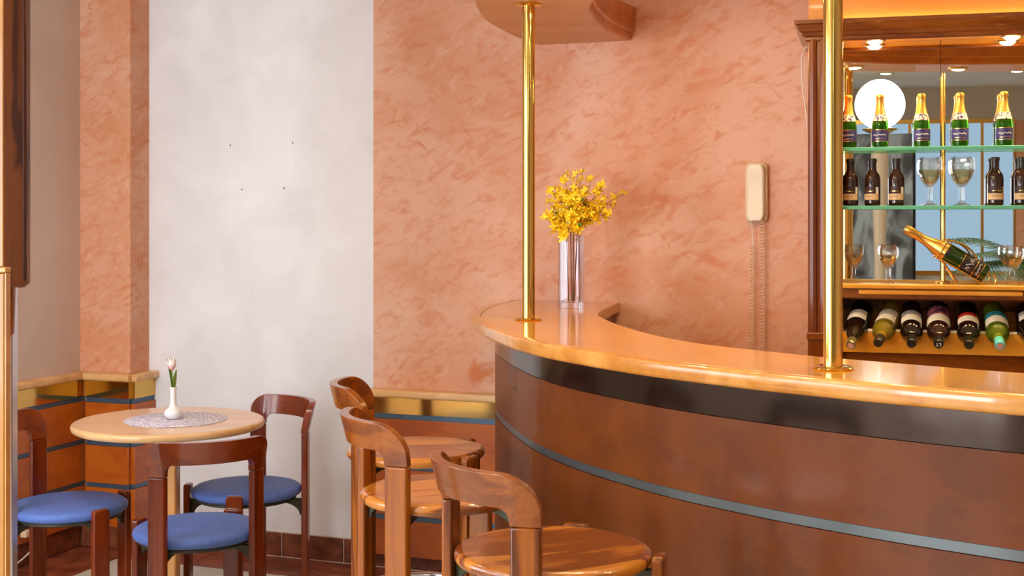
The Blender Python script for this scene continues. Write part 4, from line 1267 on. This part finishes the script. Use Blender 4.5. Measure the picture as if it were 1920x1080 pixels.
# bud vase with tulip
bvx, bvy, bvz = (325 - 960) / 2450.0 * 4.905, 4.905, .7435
bv = MB().lathe([(0, .001), (.014, 0), (.022, .004), (.032, .013), (.0355, .024), (.032, .034), (.022, .042), (.0145, .048), (.0122, .058), (.0112, .085), (.0118, .110), (.0136, .119), (.0132, .1205), (.0118, .118), (.0098, .105), (.0095, .06), (0, .055)], 36).build('bud_vase', M['porcelain'], None, smooth=60)
bv.location = (bvx, bvy, bvz); tag(bv, 'small white porcelain bud vase with long neck on the mat', 'vase')
tu = empty('tulip', (bvx, bvy, bvz + .06)); tag(tu, 'pink and white artificial tulip in the small white vase', 'flower')
MB().tube([(0, 0, 0), (0, 0, .06), (-.003, 0, .105), (-.006, 0, .128)], .0026, 8).build('stem', M['stem'], tu, smooth=60)
def petal(ang, r_, hh, wid):
    m = MB(); rows = []
    for k in range(9):
        f = k / 8.0
        rad = r_ * (math.sin(PI * (.12 + .66 * f)) ** .9)
        wd = wid * math.sin(PI * (.10 + .80 * f)) ** .7
        row = []
        for q in range(-3, 4):
            a = ang + wd * q / 3.0
            row.append((rad * math.cos(a), rad * math.sin(a), hh * f - .002 * abs(q) * f))
        rows.append(row)
    return m.grid(rows)
for k in range(6):
    p = petal(k * PI / 3 + .3, .0175 if k % 2 else .0155, .046 + .003 * (k % 2), .62).build('petal', M['tulip'], tu, smooth=70, closed=False)
    p.location = (-.006, 0, .124)
for (ang, ln, sidew, lean_) in ((2.9, .125, .011, .16), (-.5, .085, .010, .10), (3.4, .16, .006, .20)):
    m = MB(); rows = []
    for k in range(9):
        f = k / 8.0
        wd = sidew * math.sin(PI * min(.97, .15 + .83 * f)) ** .8
        rad = .003 + lean_ * ln * f * f + .004 * f
        rows.append([(rad * math.cos(ang) - q * wd * math.sin(ang) , rad * math.sin(ang) + q * wd * math.cos(ang), .05 + ln * f * .92 - .0 * abs(q)) for q in (-1, -.5, 0, .5, 1)])
    m.grid(rows).build('leaf', M['stem'] if sidew > .007 else M['leaf'], tu, smooth=70, closed=False)

# white power cable with a small plug near the left wall
pc = [W(U_L + .05, .56, .155), W(U_L + .06, .55, .15), W(U_L + .075, .53, .12), W(U_L + .07, .56, .07), W(U_L + .07, .66, .035), W(U_L + .08, .80, .015), W(U_L + .1, 1.0, .006)]
sp = []
PV = [Vector(p) for p in pc]
for i in range(len(PV) - 1):
    a = PV[max(0, i - 1)]; b = PV[i]; c = PV[i + 1]; d = PV[min(len(PV) - 1, i + 2)]
    for k in range(6):
        t_ = k / 6.0
        sp.append(tuple(.5 * ((2 * b) + (c - a) * t_ + (2 * a - 5 * b + 4 * c - d) * t_ * t_ + (3 * b - a - 3 * c + d) * t_ ** 3)))
cb_ = empty('power_cable', W(U_L + .05, .56, 0)); tag(cb_, 'white power cable with plug hanging to the floor behind the left chair', 'cable')
oc = Vector(W(U_L + .05, .56, 0))
MB().tube([tuple(Vector(p) - oc) for p in sp], .0035, 8).build('cord', M['white_cable'], cb_, smooth=60)
MB(lambda x, y, z: tuple(Vector(W(U_L + .0385 + x, .56 + y, z)) - oc)).box(0, .03, -.02, .02, .135, .165).build('plug', M['phone_base'], cb_, bevel=.005)

# ================================================================== LEFT FOREGROUND PARTITION
YP = 3.3
def px(x, Y): return (x - 960) / 2450.0 * Y
def pz(y, Y): return 1.5 - (y - 408) / 2450.0 * Y
pp = empty('partition', (px(10, YP) - .2, YP + .1, 0)); tag(pp, 'pale beech partition end post with a small cap at the left edge', 'partition')
opp = Vector((px(10, YP) - .2, YP + .1, 0))
def PT(x, y, z): return (x - opp.x, y - opp.y, z)
x1 = px(11, YP)
MB(PT).box(x1 - .5, x1 - .004, YP, YP + .031, 0, pz(512, YP)).build('post', M['post'], pp, bevel=.003)
MB(PT).box(x1 - .0035, x1, YP + .001, YP + .030, 0, pz(512, YP)).build('edge_strip', M['post_cap'], pp)
MB(PT).box(x1 - .5, x1 + .001, YP - .003, YP + .033, pz(511.5, YP), pz(501, YP)).build('cap', M['post_cap'], pp, bevel=.003)
x2 = px(6, YP + .005)
MB(PT).box(x2 - .45, x2, YP + .005, YP + .012, pz(500.5, YP), Z_CEIL - .001).build('upper_panel', M['post'], pp, bevel=.002)
YB = 3.62
vb = empty('carved_board', (px(30, YB), YB, pz(540, YB))); tag(vb, 'dark brown grained wooden board hanging at the upper left edge', 'board')
ob_ = Vector((px(30, YB), YB, pz(540, YB)))
def VT(x, y, z): return (x - ob_.x, y - ob_.y, z - ob_.z)
xr_, zbm = px(50, YB), pz(540, YB)
poly = [(xr_ - .16, Z_CEIL - .001), (xr_ - .16, zbm + .004), (xr_ - .02, zbm + .001), (xr_ - .016, zbm), (xr_ - .006, zbm + .008), (xr_, zbm + .012), (xr_, Z_CEIL - .001)]
MB(VT).prism(poly, YB, YB + .03, 'xz').build('board', M['carved'], vb, bevel=.003)
MB(VT).box(xr_ - .009, xr_ + .0008, YB - .004, YB - .0005, zbm + .02, Z_CEIL - .001).build('edge_bead', M['carved'], vb, bevel=.001)
xt = px(24, YB + .031)
poly = [(xt - .08, zbm + .02), (xt - .08, pz(640, YB)), (xt - .02, pz(640, YB)), (xt - .003, pz(628, YB)), (xt, pz(540, YB) + .02)]
MB(VT).prism(poly, YB + .031, YB + .055, 'xz').build('lower_tongue', M['cab_wood_v'], vb, bevel=.002)
YA = 3.75
xa = px(22, YA)
ap_ = MB().box(xa - .06, xa, YA, YA + .05, 0, Z_CEIL - .001).build('metal_post', M['aluminium'], None, bevel=.006)
tag(ap_, 'narrow silver metal post behind the dark wooden board', 'post')

# ================================================================== THINGS SEEN ONLY IN THE MIRROR
lp = empty('globe_lamp', (-.294, -1.637, 0)); tag(lp, 'lit white egg shaped globe lamp on a tapered column, reflected in the mirror', 'lamp')
gl = []
for k in range(17):
    a = PI * k / 16
    r_ = .20 * math.sin(a); z = -.19 * math.cos(a)
    z *= 1.0 if z < 0 else 1.12
    gl.append((r_ * (1.0 if z > 0 else 1.0), 2.415 + z))
MB().lathe(gl, 40).build('globe', M['globe'], lp, smooth=70)
MB().lathe([(0, 2.19), (.09, 2.19), (.14, 2.215), (.142, 2.222), (.12, 2.226), (.08, 2.232), (0, 2.232)], 36).build('brass_dish', M['gold'], lp, smooth=50)
MB().lathe([(0, 0), (.12, 0), (.12, .03), (.05, .06), (.045, 1.2), (.075, 2.1895), (0, 2.1895)], 28).build('column', M['lamp_shell'], lp, smooth=50)

mu = empty('photo_mural', W(2.15, V_F - .35, 0)); tag(mu, 'large black and white photo panel reflected in the cabinet mirror', 'picture')
om = Vector(W(2.15, V_F - .35, 0))
def MT(u, v, z): return tuple(Vector(W(u, v, z)) - om)
MB(MT).box(1.55, 2.66, V_F - .40, V_F - .38, .78, 2.30).build('print', M['mural'], mu)
for a in (1.54, 2.67):
    MB(MT).box(a - .012, a + .012, V_F - .41, V_F - .37, 0, 2.32).build('frame_post', M['black'], mu)

pm = empty('potted_palm', W(3.35, 6.9, 0)); tag(pm, 'potted palm with long feathered fronds reflected in the cabinet mirror', 'plant')
MB().lathe([(0, 0), (.15, 0), (.20, .38), (.21, .40), (.19, .40), (.17, .36), (0, .36)], 28).build('pot', M['terracotta_dark'], pm, smooth=40)
MB().tube([(0, 0, .35), (.01, .0, .8), (.0, .02, 1.1)], [.035, .03, .025], 10).build('trunk', M['twig'], pm, smooth=60)
rp_ = random.Random(5)
for k in range(11):
    a = 2 * PI * k / 11 + rp_.uniform(-.2, .2); ln = rp_.uniform(.6, .85); el = rp_.uniform(.35, 1.15)
    fr = MB(); spine = []
    for q in range(13):
        f = q / 12.0
        rr = ln * f * math.cos(el * (1 - .5 * f)); zz = 1.08 + ln * (f * math.sin(el) - .55 * f * f)
        spine.append(Vector((rr * math.cos(a), rr * math.sin(a), zz)))
    rows = []
    for q in range(1, 13):
        t_ = (spine[q] - spine[q - 1]).normalized(); sdv = t_.cross(Vector((0, 0, 1))).normalized()
        wl_ = .22 * math.sin(PI * min(.96, q / 12.5)) ** .7
        for sg in (-1, 1):
            for hh in (0, .5):
                b_ = spine[q - 1].lerp(spine[q], hh)
                e_ = b_ + sdv * sg * wl_ + t_ * wl_ * .7 - Vector((0, 0, wl_ * .35))
                i0 = fr.vert(*(b_ + t_ * .008)); i1 = fr.vert(*(b_ - t_ * .008)); i2 = fr.vert(*e_)
                im = fr.vert(*((b_ + e_) / 2 + Vector((0, 0, .012)) + t_ * .012)); in_ = fr.vert(*((b_ + e_) / 2 + Vector((0, 0, .012)) - t_ * .012))
                fr.f += [[i0, im, in_, i1], [im, i2, in_]]
    fo = fr.build('frond', M['palm'], pm, closed=False)
